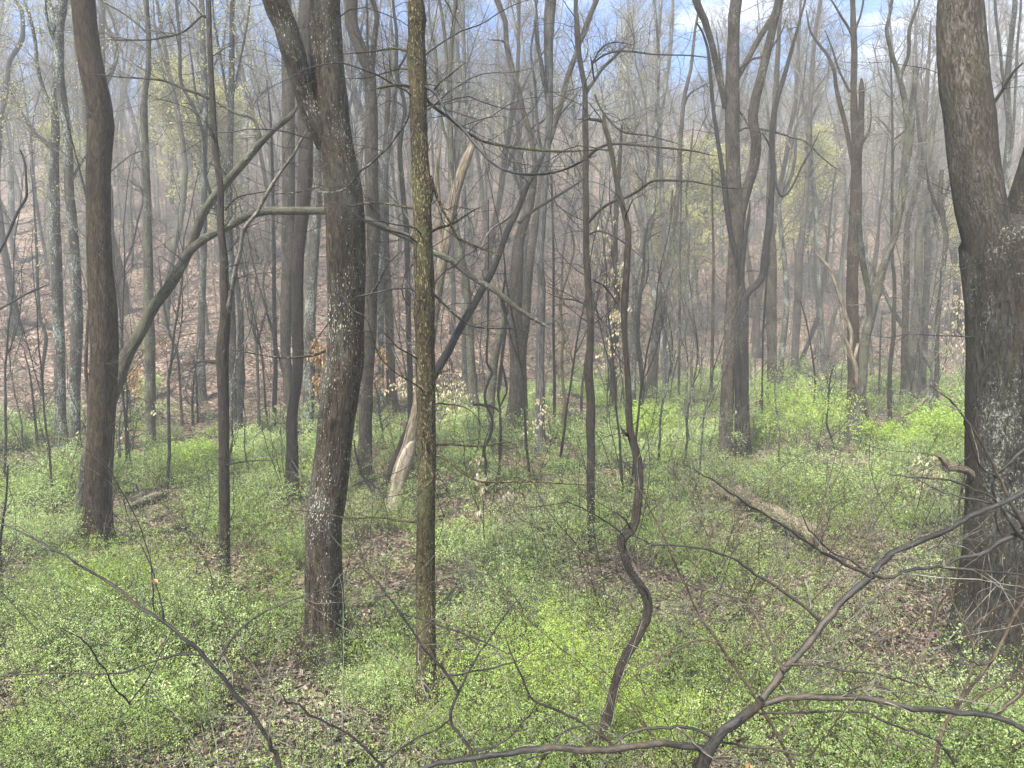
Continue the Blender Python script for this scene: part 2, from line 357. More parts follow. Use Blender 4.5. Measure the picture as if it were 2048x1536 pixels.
EXT = np.random.default_rng(5)
def tree(label, mat, trunk, limbs=(), Y=None, name='tree', cat='tree', group=None, twigs=14, tlen=(.5, 1.6), top='grow', dY=0., flare=.5, bud=None, bumps=(), tmin=.25, twigmat=None, sides=None, tmin_up=None, prim='trunk', rough=.06):
    """trunk and limbs given top-down/any: trunk from BASE upward"""
    p = parse(trunk); bx, by = p[0][0], p[0][1]
    Y = Y if Y is not None else groundY(bx, by)
    P, R = curve3d(trunk, Y, dY)
    seed = (bx*.37+by*.11) % 10
    rl = np.random.default_rng(int(bx*7+by))
    g = np.array([P[0][0], P[0][1], float(terr(P[0][0], P[0][1]))])
    # make sure the trunk reaches the ground
    if P[0][2] > g[2]-.05:
        d = P[0]-P[1]; d = unit(d) if abs(d[2]) > 1e-3 else np.array([0, 0, -1.])
        hh = P[0][2]-g[2]
        add = np.array([P[0][0]+d[0]*.3*hh, P[0][1], g[2]-.15]); g = np.array([add[0], add[1], g[2]])
        P = np.vstack([add, P]); R = np.concatenate([R[:1], R])
    th = Thing(name, g, label, cat, group)
    step = np.clip(R.max()*1.2, .10, .6)
    # grow the stem out of the frame
    if top == 'grow' and p[-1][1] <= 20:
        d = unit(P[-1]-P[-2]); q = P[-1].copy(); r = R[-1]; hgt = rl.uniform(5, 9); n = 5; eP = []; eR = []
        for i in range(n):
            d = unit(d+rl.normal(size=3)*.12+np.array([0, 0, .12])); q = q+d*hgt/n; r = r*(.72 if i < n-1 else .4); eP.append(q); eR.append(r)
        P = np.vstack([P, eP]); R = np.concatenate([R, eR])
    elif top == 'grow':
        R[-1] *= .5
    a = Acc(); Pc, Rc = resample(P, R, step)
    w = max(q[2] for q in p if len(q) > 2)
    sd = sides or (28 if w > 45 else 18 if w > 24 else 12 if w > 12 else 8)
    trunk_tube(a, Pc, Rc, sd, flare if w > 9 else flare*.4, rough, seed, bumps, cap=(top == 'snap'))
    if top == 'snap':   # splintered end
        for i in range(7):
            an = i/7*2*PI; r = Rc[-1]; d = unit(Pc[-1]-Pc[-2])
            o_ = np.array([math.cos(an), math.sin(an)*.7, 0])*r*.7; h = rl.uniform(.5, 3.2)*r
            pp = np.array([Pc[-1]+o_-d*r*.6, Pc[-1]+o_*1.0+d*h*.5, Pc[-1]+o_*.9+d*h]); a.tubes(pp[None], np.array([[r*.45, r*.3, r*.04]]), 5)
    th.part(a, prim, M[mat])
    cur = [resample(P, R, .3)]
    for lb in limbs:
        if isinstance(lb, str): lb = dict(t=lb)
        bm = lb.get('mat', mat); ly = lb.get('dY', rl.uniform(-.9, .9)); y0 = Y+lb.get('y', 0)
        if dY:
            # match the trunk's depth at the limb's start
            q0 = parse(lb['t'])[0]; f_ = np.clip((by-q0[1])/(by-p[-1][1]+1e-6), 0, 1); y0 += dY*f_
        LP, LR = curve3d(lb['t'], y0, ly)
        lp = parse(lb['t'])
        if lp[-1][1] <= 15 and lb.get('top', 'grow') == 'grow':
            d = unit(LP[-1]-LP[-2]); q = LP[-1].copy(); r = LR[-1]
            for i in range(4):
                d = unit(d+rl.normal(size=3)*.15+np.array([0, 0, .1])); q = q+d*1.4; r *= .65; LP = np.vstack([LP, q]); LR = np.append(LR, r)
        else: LR[-1] *= .45
        LPc, LRc = resample(LP, LR, max(.07, min(.3, LR.max()*2.2)))
        b = Acc(); wl = max([q[2] for q in lp if len(q) > 2] or [4])
        trunk_tube(b, LPc, LRc, 14 if wl > 14 else 10 if wl > 7 else 6, 0, .07, seed+LP[0][2])
        th.part(b, lb.get('name', 'limb' if wl > 8 else 'branch'), M[bm], label=lb.get('label'))
        cur.append((LPc, LRc, lb.get('tw', 1.0)))
    if twigs or len(cur) > 1:
        c = Acc(); tips = []
        for ci, cc in enumerate(cur):
            Pp, Rr = cc[0], cc[1]; m = 1.0 if ci == 0 else cc[2]
            Lc = np.linalg.norm(np.diff(Pp, axis=0), axis=1).sum()
            n = int(round(twigs*m if ci == 0 else twigs*.05*m*Lc*3+ (2 if m > 0 else 0)))
            if n <= 0: continue
            ks = np.linspace(0, len(Pp)-1, 24); i0 = np.clip(ks.astype(int), 0, len(Pp)-2); fr = (ks-i0)[:, None]
            Q = Pp[i0]*(1-fr)+Pp[i0+1]*fr; QR = Rr[i0]*(1-fr[:, 0])+Rr[i0+1]*fr[:, 0]
            tl = tlen if ci == 0 else (tlen[0]*.6, tlen[1]*.7)
            r1 = .011 if ci == 0 else .006
            res = crown(c, Q[None], QR[None], [
                dict(n=int(n*1.7)+2, length=(tl[0], tl[1]*1.35), rad=r1*max(1, Y/14)*.8, tmin=(tmin if ci == 0 else .12), along=.5, up=.12, curl=.27, K=11, sides=4, skill=.15, rs=.35),
                dict(n=6, length=(tl[0]*.35, tl[1]*.65), rad=.0045*max(1, Y/13), along=.9, up=.05, curl=.28, K=6, sides=3, skill=.4, rs=.6),
                dict(n=3, length=(tl[0]*.2, tl[1]*.28), rad=.0028*max(1, Y/12), along=.9, up=.05, curl=.25, K=4, sides=3, skill=.3, rs=.7)], rl)
            tips.append(res[-1][0])
        th.part(c, 'crown', M[twigmat or ('twigdark' if Y < 19 or mat == 'wet' else 'twig')])
        if bud and tips:
            tp = np.concatenate(tips)[:, 1:].reshape(-1, 3); k = len(tp); sel = rl.random(k) < bud[1]; tp = tp[sel]; k = len(tp)
            fo = Acc(); sz = bud[2]
            fo.leaves(tp+rl.normal(size=(k, 3))*.03, rl.normal(size=(k, 3))+np.array([0, 0, -.3]), rl.normal(size=(k, 3)), rl.uniform(.6, 1.3, k)*sz, rl.uniform(.4, .7, k)*sz, rl.random(k))
            th.part(fo, 'foliage', M[bud[0]], smooth=False)
    return th
# ------------------------------------------------------------------ the trees of the photograph, one by one
G1 = 'large trees standing in the undergrowth'; G2 = 'middle distance trees in the valley'; G3 = 'thin poles and saplings in the valley'
tree('crooked reddish-brown trunk at far left, kinked at mid height, leaning arch tree emerging behind it', 'brown',
  '190,1092,58 190,1060,50 193,1025,48 195,960,48 202,860,48 205,780,48 208,700,49 206,620,49 200,525,45 197,430,43 197,340,43 201,250,46 196,205,46 183,140,44 173,70,42 166,0,41', flare=.7, twigs=5, group=G1, tmin=.1, rough=.05)
tree('mossy leaning tree behind the crooked trunk, its long arm arching right', 'green',
  '148,1095,22 160,1010,20 171,925,19 190,860,22 218,810,24 232,773,25 253,712,26 284,660,22 308,613,21 342,568,20 372,515,18 386,480,17 410,420,16 461,355,15 492,321,14 520,287,13 547,260,11 581,232,9 602,202,5',
  [dict(mat='green', t='352,548,16 368,520,16 386,496,15 424,468,15 458,451,16 495,431,16 533,422,16 581,422,16 650,422,15 690,425,14 728,437,14 765,454,13 824,478,14 871,506,13 902,520,13 936,548,13 974,572,12 1001,589,11 1039,620,10 1073,640,9 1100,657,6', name='limb', label='long arm arching to the right and drooping', dY=-.5, tw=.5),
   '520,275,8 514,252,7 509,239,7 495,232,6 478,229,5 455,217,5 434,205,4 400,190,4 350,168,3', '509,239,5 505,215,4 520,190,3 545,170,2', '461,355,6 440,340,5 420,325,4'], Y=groundY(190, 1092)+.9, group=G1, twigs=7, tmin=.45, flare=.2)
tree('straight dark thin tree with a forked second stem and a hooked dead stub', 'redwet',
  '453,1188,30 451,1160,22 450,1125,20 449,1025,20 448,960,20 448,876,20 447,820,20 446,773,21 444,720,24 445,688,24 449,650,21 451,620,20 448,568,17 448,525,16 444,480,14 441,444,13 441,376,13 436,340,12 432,308,11 428,255,12 425,205,12 422,150,10 420,103,10 418,50,10 417,0,10',
  [dict(t='455,628,12 460,600,10 466,565,9 472,534,9 480,505,8 485,468,8 497,445,8 513,427,7 530,395,7 547,366,7 568,335,6 588,308,6 605,275,5 619,253,4', tw=.8, mat='twig'),
   '415,32,5 405,32,4 396,38,4 382,52,4 369,62,4 352,70,4 335,73,4 305,79,3 273,80,3 240,80,3 205,80,2', '417,197,6 400,188,5 376,181,5 350,170,4 325,161,4 285,157,3 239,154,3 205,150,2 171,147,2',
   '440,722,10 428,724,8 410,722,6 398,724,4 380,742,2', '449,932,5 465,927,4 500,922,3 555,920,2', '450,420,4 475,395,3 520,385,3 560,380,2'], group=G1, twigs=16, flare=.3)
tree('tall lichen-flecked double tree left of centre, two thick stems parting high up', 'fleck',
  '652,1335,98 650,1290,80 648,1250,71 646,1200,72 645,1150,74 646,1100,73 647,1050,73 655,1000,78 662,950,76 668,900,73 672,850,75 678,800,77 682,760,78 688,730,76 690,700,76 691,650,74 692,600,73 693,550,75 692,500,77 690,450,76 687,400,75 682,350,71 674,300,66 664,250,66 660,200,66 656,150,63 653,100,60 651,50,57 650,0,56',
  [dict(t='668,310,40 655,285,48 640,255,46 622,220,42 611,190,39 603,165,39 596,137,42 585,100,46 570,50,46 556,20,47 545,-10,44 532,-30,40', name='limb', label='thick left stem bowing outward', dY=-.4, tw=.2),
   '735,600,5 760,560,4 775,530,3 800,505,3', '655,700,6 620,712,5 560,715,4 500,706,3 455,700,2', '700,420,5 670,390,4 640,375,3 590,385,3 520,390,2'], group=G1, twigs=9, flare=.7, tmin=.3, rough=.045, bumps=[(5.9, 1.2, .12, .25)])
tree('yellow lichen-covered straight trunk with knotty burls in the centre', 'lichen',
  '855,1440,46 854,1400,42 853,1350,40 851,1250,40 850,1150,39 851,1050,37 853,1000,36 853,950,37 853,900,38 852,800,39 850,700,40 850,650,40 850,600,40 849,550,40 847,513,38 846,460,37 844,410,36 842,350,33 840,308,32 838,260,32 837,205,32 836,150,32 835,100,32 832,50,30 831,0,29',
  [dict(t='840,130,8 839,150,7 842,171,7 849,190,6 858,205,6 878,222,6 899,236,6 926,260,5 948,273,5 970,284,5 1022,294,5 1083,301,5 1130,303,4 1169,301,3 1230,298,2', dY=1.2, tw=.7),
   dict(t='846,171,7 860,178,7 875,191,6 892,222,6 912,245,6 930,263,6 950,288,6 970,311,6 985,326,5 1005,338,5 1030,346,5 1056,349,5 1080,348,5 1107,345,4 1135,337,4 1158,325,3 1195,310,2', dY=-1.4, mat='twigdark', tw=.7),
   dict(t='860,352,8 866,370,6 878,403,6 888,425,5 899,444,5 908,465,5 919,478,5 938,487,4 960,496,4 985,505,3 1005,513,3', tw=.6),
   dict(t='826,212,7 818,230,6 810,248,5 796,267,5 778,292,5 762,308,5 740,328,5 721,342,4 705,362,4 690,378,3 660,385,3 620,380,2', mat='grey', tw=.7),
   '822,174,6 800,170,5 783,171,5 760,175,4 741,181,3', '822,105,5 800,98,4 775,98,4 748,103,3 715,106,3 680,109,2', '822,139,5 800,137,4 765,147,3 730,156,3 680,157,2',
   dict(t='844,561,7 856,573,5 871,592,5 895,615,5 919,637,5 935,648,4 953,654,4 985,657,3 1022,657,3 1060,662,2', tw=.6, mat='grey'), 
   '869,891,6 890,889,5 919,890,4 960,893,4 1005,886,3 1066,879,2', '869,910,6 885,915,5 899,924,5 915,938,5 933,951,5 958,963,4 988,965,4 1056,963,3 1120,967,3 1186,971,2',
   '838,868,7 846,880,6 851,896,6 853,918,5 857,937,5 866,958,5 850,975,4 838,990,3', '860,465,6 880,455,6 905,448,5 940,425,4 965,412,3', '838,1044,5 800,1042,4 760,1035,4 700,1036,3 640,1026,3 590,1020,2', 
   '868,180,4 880,165,3 900,150,3 930,125,2', '862,760,5 876,748,4 900,740,3', dict(t='838,420,5 800,412,4 745,405,4 690,412,3 640,400,2')],
  group=G1, twigs=20, flare=.45, tlen=(.5, 1.7), bumps=[(6.85, 2.9, .45, .07), (5.35, 3.1, .5, .08), (6.3, 3.0, .3, .06), (5.55, .3, .35, .1), (6.55, .2, .3, .1), (4.2, .1, .25, .08)], tmin=.2, rough=.07, prim='trunk')
tree('leaning broken snag of bare pale wood behind the yellow lichen trunk', 'log',
  '786,1015,30 792,985,31 797,955,29 806,925,30 818,890,27 835,820,24 848,750,23 858,690,22 872,600,21 880,550,21 886,510,22 893,478,23 901,435,22 909,393,21 917,365,21 924,342,20 935,315,18 944,292,13', 
  [dict(t='789,1018,34 795,985,31 801,955,30 810,925,30 820,895,24 830,868,9', name='splinter', mat='pale', label='pale debarked lower face of the snag', dY=0, y=-.06, tw=0),
   dict(t='884,520,14 880,460,13 876,400,12 873,345,11 878,300,7 879,284,3', name='splinter', label='upright splinter of bare wood', dY=.1, tw=0)], name='broken_snag', cat='dead tree', twigs=0, top='snap', flare=.2)
tree('slim dark tree slanting up to the right into the central forked tree', 'wet',
  '755,998,15 770,970,16 783,944,17 800,900,18 817,859,18 834,815,17 852,780,16 871,746,17 885,722,17 899,698,17 912,672,15 926,647,15 938,626,14 950,606,14 962,583,14 974,561,14 988,534,13 1001,500,12 1010,475,12 1020,450,12 1032,427,12 1042,402,11 1052,376,11 1061,358,11 1070,342,11 1079,325,10 1088,306,7',
  ['1037,446,7 1055,430,6 1073,417,6 1098,402,6 1124,386,5 1145,373,5 1165,360,4', '1032,420,4 1012,440,4 984,458,3', '755,995,8 740,975,7 725,950,6 712,910,5 708,880,3', '765,985,6 735,960,5 715,945,4'], name='leaning_tree', group=G1, twigs=10, flare=.3, tmin=.3, top='none')
tree('serpent-like bare stem right of centre, wriggling up to a broken top with one side prong', 'redwet',
  '1140,1590,34 1152,1550,31 1159,1530,30 1179,1500,27 1206,1465,22 1216,1432,20 1224,1400,20 1231,1370,19 1239,1340,18 1248,1318,18 1259,1300,18 1274,1275,19 1284,1255,19 1293,1238,18 1296,1220,18 1296,1203,19 1290,1187,19 1276,1165,17 1261,1145,17 1253,1125,16 1247,1105,17 1243,1090,19 1246,1075,21 1256,1067,19 1264,1060,19 1271,1040,18 1274,1015,18 1278,985,17 1278,961,17 1277,940,17 1275,920,17 1268,893,16 1261,869,15 1258,842,15 1257,800,13 1256,773,13 1253,720,12 1249,671,12 1248,640,13 1249,603,14 1252,560,13 1254,517,13 1256,485,13 1256,458,13 1252,440,12 1247,420,11 1243,405,11 1240,393,11 1234,365,10 1230,342,9 1225,315,9 1220,290,9 1216,272,9 1211,256,9 1209,240,7 1207,226,4',
  [dict(t='1210,250,9 1206,244,7 1196,240,6 1176,238,5 1153,239,3', mat='tan', tw=.2, dY=.1), '1294,1188,6 1287,1176,4 1280,1172,2', '1254,870,8 1246,862,6 1240,850,3'], dY=1.2, name='dead_tree', cat='dead tree', twigs=3, top='none', flare=.2, rough=.12)
tree('straight slender tree right of centre with reddish peeling bark and long drooping side branches', 'redwet',
  '1183,1100,20 1183,1060,17 1182,1013,17 1181,960,17 1182,910,17 1181,870,18 1181,842,20 1182,815,18 1181,790,17 1178,760,18 1177,732,19 1180,700,15 1181,671,14 1180,630,13 1177,585,13 1175,540,14 1173,525,13 1172,470,12 1172,410,12 1171,360,12 1172,308,11 1171,270,12 1170,239,12 1170,205,10 1169,171,10 1163,140,10 1158,109,10 1156,90,11 1155,68,12 1153,30,9 1152,0,8',
  [dict(t='1170,191,8 1178,175,7 1189,161,6 1205,137,6 1227,116,5 1240,103,4 1254,89,3'), dict(t='1189,161,4 1186,145,4 1184,126,4 1180,112,3', tw=.3),
   dict(t='1186,126,4 1205,112,4 1227,104,4 1261,103,4 1312,109,3 1380,111,3 1440,118,2', dY=-1, tw=.5), '1186,126,3 1200,100,3 1225,85,3 1270,90,2',
   dict(t='1174,316,7 1192,300,6 1213,290,6 1235,288,5 1261,289,5 1312,294,4 1380,301,4 1430,312,3', dY=-1.5, tw=.6),
   dict(t='1176,446,7 1200,420,6 1227,403,6 1250,396,5 1275,383,5 1295,368,5 1312,361,5 1345,361,4 1380,362,4 1416,369,3 1460,376,3 1502,376,2', dY=-1.6, tw=.6),
   '1170,318,5 1150,330,4 1120,342,4 1080,352,3', '1176,470,4 1200,462,4 1240,480,3 1290,520,2', '1186,560,4 1213,577,4 1240,616,3', '1176,612,4 1150,600,4 1120,596,3 1083,580,2', dict(t='1190,190,4 1200,215,4 1225,248,4 1250,265,4 1300,272,3 1370,292,2', dY=-1)],
  group=G1, twigs=24, flare=.2, tmin=.2, tlen=(.5, 1.8))
big_limbs = [dict(t='2005,640,70 1990,560,78 1977,490,84 1966,430,88 1961,410,88 1954,370,88 1946,308,88 1941,240,88 1936,205,88 1931,171,90 1926,103,87 1922,50,84 1920,0,80', name='limb', label='pale streaked left stem of the fork', mat='streak', dY=0, tw=.1),
   dict(t='2035,640,80 2044,560,86 2052,480,92 2062,430,92 2078,370,88 2098,300,84 2125,220,80 2160,120,74 2200,0,66', name='limb', mat='big', dY=.3, tw=.1),
   dict(t='1950,955,17 1930,940,16 1912,935,15 1895,937,14 1888,922,12 1880,913,9 1867,909,5', name='branch', mat='log', tw=.3, dY=-.3, label='short crooked broken branch'),
   dict(t='1985,1270,70 1955,1305,58 1920,1340,40 1893,1358,26 1870,1374,12', name='root', dY=-.4, tw=0, mat='big'), dict(t='2012,1300,90 2028,1350,74 2045,1400,58 2058,1440,44 2070,1480,24', name='root', dY=-1.0, tw=0, mat='big'),
   '1935,940,6 1925,975,5 1918,1010,4 1922,1060,3', '1985,210,7 2005,180,6 2030,140,5 2048,125,4']
tree('massive black double trunk with pale lichen patches at the right edge', 'big',
  '2016,1345,215 2018,1310,190 2020,1270,178 2022,1200,170 2024,1100,164 2026,1000,158 2027,900,160 2026,800,158 2025,700,155 2024,640,152 2022,580,155 2018,520,158 2014,480,150 2012,455,120 2011,435,60 2011,425,10', big_limbs, group=G1, twigs=6, flare=.38, top='none', rough=.05, name='tree', sides=44)
tree('tall pale grey-brown tree with rising limbs, two charred black stems at its foot', 'tan',
  '1452,908,36 1452,876,28 1453,840,27 1454,808,27 1456,765,26 1459,722,27 1461,680,25 1462,637,25 1465,585,24 1468,534,25 1472,490,28 1472,440,30 1471,410,30 1468,376,28 1466,342,27 1465,290,27 1464,239,28 1464,205,28 1464,171,27 1465,140,25 1466,103,23 1467,68,22 1468,34,22 1473,0,22',
  [dict(t='1452,215,13 1450,205,13 1444,178,12 1439,155,12 1433,130,12 1428,107,12 1423,85,12 1416,62,12 1410,41,13 1400,20,14 1392,0,14'),
   dict(t='1455,200,13 1457,191,13 1465,172,13 1474,154,13 1484,137,12 1495,120,12 1507,97,11 1519,75,11 1535,50,12 1550,27,14 1562,-5,15'),
   dict(t='1479,450,18 1484,420,18 1495,376,19 1503,350,19 1509,325,19 1512,300,19 1512,273,19 1507,250,18 1505,232,18 1508,212,18 1512,191,18 1519,165,17 1526,137,16 1533,110,16 1539,85,16 1548,45,15 1556,5,14'),
   '1452,205,6 1448,190,5 1440,120,4 1432,60,3', '1455,230,6 1480,225,5 1502,262,4', '1475,140,5 1500,120,5 1530,110,4 1560,70,3 1575,30,2', '1478,262,5 1495,255,5 1540,262,4 1590,276,4 1612,284,4 1650,320,3 1690,350,2'],
  group=G1, twigs=16, flare=.25, tmin=.25)
tree('charred hollow stem at the foot of the many-limbed tree, thin top curving left', 'wet',
  '1476,924,18 1476,870,15 1476,773,13 1475,720,13 1476,671,13 1480,654,15 1482,600,11 1481,551,11 1472,510,10 1464,478,10 1460,460,10 1457,444,10 1452,405,10 1447,359,9 1442,322,9 1437,290,8 1432,255,8 1427,222,7 1424,188,7 1421,154,7 1418,120,6 1415,96,5 1405,65,4 1393,45,3', (), Y=groundY(1476, 908)-.15, group=G1, twigs=8, top='none', flare=.2, name='tree')
tree('black split stem right of the charred hollow stem, its limb climbing right', 'wet',
  '1495,928,20 1493,880,17 1492,842,16 1490,790,15 1490,739,16 1488,700,18 1487,654,21 1489,620,16 1492,592,15 1500,580,14 1512,572,14 1520,560,14 1526,548,14 1529,517,14 1534,480,14 1539,444,14 1543,395,11 1546,342,10 1544,305,10 1543,273,10 1547,238,10 1553,205,9 1561,175,9 1570,147,9 1579,115,8 1587,85,7 1595,58,6 1601,34,5 1611,0,4',
  [dict(t='1490,600,11 1484,560,10 1487,510,8 1492,470,7 1498,430,6 1500,400,5', tw=.8), '1545,345,5 1560,390,5 1580,380,4 1605,330,4 1622,300,4 1640,262,3', '1543,300,4 1527,270,3 1505,262,3'], Y=groundY(1495, 908)-.35, group=G1, twigs=14, flare=.2)
# ---- second row, left
tree('dark grey tree at the left edge, rooted on the brown slope, top bending back', 'wet', '32,668,26 29,640,18 29,620,16 22,580,14 14,530,13 5,480,12 -6,380,11 -4,310,11 0,250,10 7,212,9 12,180,9 15,154,8 20,120,8 30,105,8 38,92,8 45,75,8 46,58,7 43,20,7 31,0,6', ['30,-20,4 60,-40,2'], group=G2, twigs=16, tmin=.1)
tree('upright grey tree third from left with a long limb sweeping to the upper left', 'grey', '125,895,24 121,842,20 120,770,20 119,705,20 115,602,20 112,500,20 109,450,20 109,410,19 108,308,17 111,253,14 107,205,12 110,170,12 113,137,13 115,90,13 108,44,12 96,0,9',
  ['108,306,8 99,294,7 84,278,7 68,263,6 41,225,6 28,200,5 17,178,5 0,157,4 -20,130,3', '106,215,8 99,205,8 88,182,7 82,164,7 76,140,7 73,120,7 71,90,6 68,68,6 58,27,5 44,-5,4'], group=G2, twigs=26, bud=('bud', .3, .07))
tree('slightly leaning speckled tree beside the upright grey one, nearest the crooked trunk on its left', 'grey', '152,912,26 150,893,21 150,830,19 150,773,20 152,700,21 154,637,21 152,570,19 150,512,17 145,444,17 141,410,17 138,376,17 137,308,17 133,265,16 128,222,16 122,180,16 118,137,17 117,90,17 118,44,18 125,0,18', ['139,370,6 160,330,5 185,300,5 220,280,3', '118,100,7 100,60,6 92,20,5 90,-10,4'], group=G2, twigs=26, bud=('bud', .25, .07))
tree('slim tree right of the crooked trunk, mossy collar where its stem steps inward high up', 'green', '301,907,24 301,876,18 301,830,19 301,773,20 300,720,19 299,671,19 297,620,18 297,568,18 296,513,17 295,450,16 294,376,14 292,330,13 290,290,13 288,250,14 287,219,14 289,195,11 291,178,10 295,155,10 297,137,10 297,100,9 297,68,9 294,30,9 292,0,9', ['297,70,4 275,48,4 239,22,3 202,0,3', '298,60,4 330,65,3 380,72,2', '290,300,4 262,310,3 225,340,3 210,360,2'], group=G2, twigs=24)
tree('black twisting tree between the thin forked tree and the slanting arm, crook near its foot', 'wet', '482,892,18 482,876,12 480,830,12 481,790,14 483,755,16 482,739,15 481,690,13 482,637,12 478,600,10 473,561,9 468,530,8 461,500,8 448,460,7 430,410,7 415,370,7 410,342,7 409,305,7 407,273,7 398,240,7 386,212,7 374,190,6 362,164,6 360,120,6 359,68,6 352,0,5', ['359,100,4 350,60,3 335,20,3'], group=G2, twigs=22, name='tree')
tree('pole-thin black stem between the twisting black tree and the close three trunks', 'wet', '548,862,12 548,842,9 549,800,10 551,740,9 550,671,9 548,580,8 548,500,8 546,420,7 545,340,6 543,280,5 540,220,4 533,160,3', group=G3, twigs=14)
tree('grey-brown straight trunk, left of three standing close together behind the fallen arm', 'tan', '577,870,26 577,808,19 575,750,19 571,705,19 572,640,22 574,568,23 577,513,25 577,400,25 577,308,25 577,205,24 575,120,22 573,50,20 572,0,18', group=G2, twigs=9)
tree('reddish-brown straight trunk, middle and nearest of the close three, knot hole at eye height', 'redwet', '584,1005,32 584,970,26 584,944,24 584,890,23 584,842,22 588,805,20 593,773,20 596,720,22 595,671,22 595,568,22 597,500,23 603,444,25 610,370,28 612,308,28 609,205,28 610,100,27 612,0,26', ['603,300,5 590,250,4 560,220,3'], group=G2, twigs=9, bumps=[(4.1, 1.5, .2, .12)])
tree('speckled grey trunk, right of the close three, next to the great double tree', 'grey', '617,870,26 617,842,22 618,780,22 619,705,22 620,650,21 622,600,20 626,550,18 630,500,17 634,430,16 636,350,15 634,280,14', ['622,680,4 628,600,4 621,560,3'], group=G2, twigs=7, top='none')
tree('thin forked pole with pale green-brown bark between two black stems left of the close three', 'green', '519,862,8 517,800,6 515,740,6 513,691,6 507,650,5 500,610,5 489,551,5 480,500,4 470,440,3', ['513,691,5 522,660,5 530,630,5 533,613,5 529,590,4 526,568,4 530,535,3 543,500,3'], group=G3, twigs=12, name='sapling', cat='sapling')
tree('faint grey stem rising behind the thin forked tree near the top left', 'grey', '468,880,20 466,800,16 465,700,15 463,600,14 460,500,14 458,420,13 459,340,12 461,240,12 463,160,11 464,80,10 465,0,9', ['462,250,6 452,180,5 440,110,5 428,40,4 424,-10,3', '464,200,5 478,130,4 492,60,4 500,0,3'], group=G2, twigs=26, bud=('bud', .3, .08))
tree('grey tree behind the dark forked tree, crown of upright limbs', 'grey', '402,800,18 402,700,15 404,600,14 407,500,13 408,400,12 408,300,12 410,200,12 408,137,12 405,70,11 403,0,10', ['409,190,5 425,140,4 445,90,4 455,20,3', '408,240,5 392,190,5 384,130,4 375,60,3'], group=G2, twigs=24)
tree('wriggling thin sapling alone on the leaf slope at left', 'wet', '84,790,8 84,773,6 85,739,6 90,700,7 92,674,7 87,655,6 80,637,6 76,580,5 73,500,5 70,440,4 66,380,3 60,330,3', group=G3, twigs=14, name='sapling', cat='sapling')
tree('thin sapling on the leaf slope just right of the slanting mossy tree', 'tan', '364,850,7 362,808,5 359,750,5 355,705,5 347,685,5 338,664,5 332,635,5 328,609,4 322,570,4 318,530,3', group=G3, twigs=12, name='sapling', cat='sapling')
tree('short leaning sapling on the slope left of the thin forked tree', 'tan', '414,670,9 414,654,7 411,620,7 407,585,7 402,550,6 396,517,6 392,470,5 385,400,4', group=G3, twigs=10, name='sapling', cat='sapling')
tree('upright black broken stick behind the crooked trunk, forking into thin whips', 'wet', '232,640,7 230,600,7 228,560,6 226,500,7 225,450,5 224,390,5 222,370,3', ['229,600,4 238,575,4 252,550,3 268,530,3 290,528,2', '230,590,5 250,530,4 265,490,4 276,440,4 286,400,3 282,370,2'], Y=27, group=G3, twigs=6, top='none', name='sapling', cat='sapling')
tree('dark snag limb curling over the left edge', 'wet', '-60,900,14 -50,700,10 -30,560,7 0,502,5 17,468,5 34,427,5 45,408,5 53,393,5 52,355,4 50,328,4 46,312,4 40,300,3', ['-25,630,5 0,618,5 40,595,4 70,580,4 100,568,3'], Y=13, group=G3, twigs=8, top='none', name='tree')
# ---- centre
tree('forked grey-brown tree right of the great double tree, small second stem high up', 'tan', '730,962,32 730,927,27 731,880,27 731,842,27 733,790,26 735,739,26 738,700,26 740,671,26 742,600,26 743,534,26 747,480,26 747,440,26 745,410,26 743,360,24 743,308,24 743,222,24 741,180,22 738,143,22 728,115,23 718,92,24 710,72,24 703,51,24 702,25,25 702,0,26', ['745,135,9 746,115,10 748,90,10 751,60,10 754,35,9 750,15,9 745,0,9', '737,130,5 735,80,5 735,30,4 735,-10,3'], group=G2, twigs=16)
tree('black sinuous stem between the grey-brown forked tree and the yellow trunk', 'wet', '822,957,13 822,900,11 821,850,11 820,808,11 820,739,11 818,690,11 817,637,11 816,570,12 815,525,12 812,444,11 808,410,10 805,376,10 801,330,9 800,290,9 805,255,8 810,222,8 808,205,8 806,191,7 798,165,7 793,137,7 793,68,6 786,0,5', ['800,275,6 808,250,5 818,232,4', '808,215,5 795,205,4 775,200,3', '795,140,5 810,115,4 825,80,3'], group=G2, twigs=20)
tree('brown upright trunk standing between the forked grey-brown tree and the sinuous stem', 'brown', '784,822,24 783,780,19 781,740,19 781,705,18 779,650,17 777,602,17 773,540,15 771,480,14 771,400,13 772,300,12 776,200,10 782,100,9', group=G2, twigs=18)
tree('light grey tree showing left of the yellow trunk, tilted top', 'grey', '763,900,14 763,800,12 762,700,12 762,560,11 765,400,12 770,330,13 780,270,12 787,230,10 790,170,8 786,100,6 780,20,5', Y=26, group=G2, twigs=18)
tree('forked tree in the centre, its V of two long stems meeting at mid height', 'tan', '1027,872,38 1028,858,33 1029,842,31 1034,773,30 1035,740,30 1035,705,30 1032,670,28 1030,637,27 1031,600,26 1032,568,25 1033,540,25 1035,517,25 1036,495,22 1039,478,21 1048,445,20 1059,410,18 1065,380,14 1068,359,12 1070,325,11 1068,310,10 1066,297,10 1062,280,10 1059,263,10 1052,240,10 1046,222,10 1040,196,11 1035,171,11 1030,155,9 1025,137,9 1018,112,9 1013,89,10 1012,65,9 1011,44,9 1003,22,10 994,0,11',
  ['1060,263,4 1070,250,4 1085,243,4 1100,225,3 1125,205,3 1150,170,2', '1013,89,4 1005,82,4 990,80,3 975,80,2'], group=G2, twigs=14)
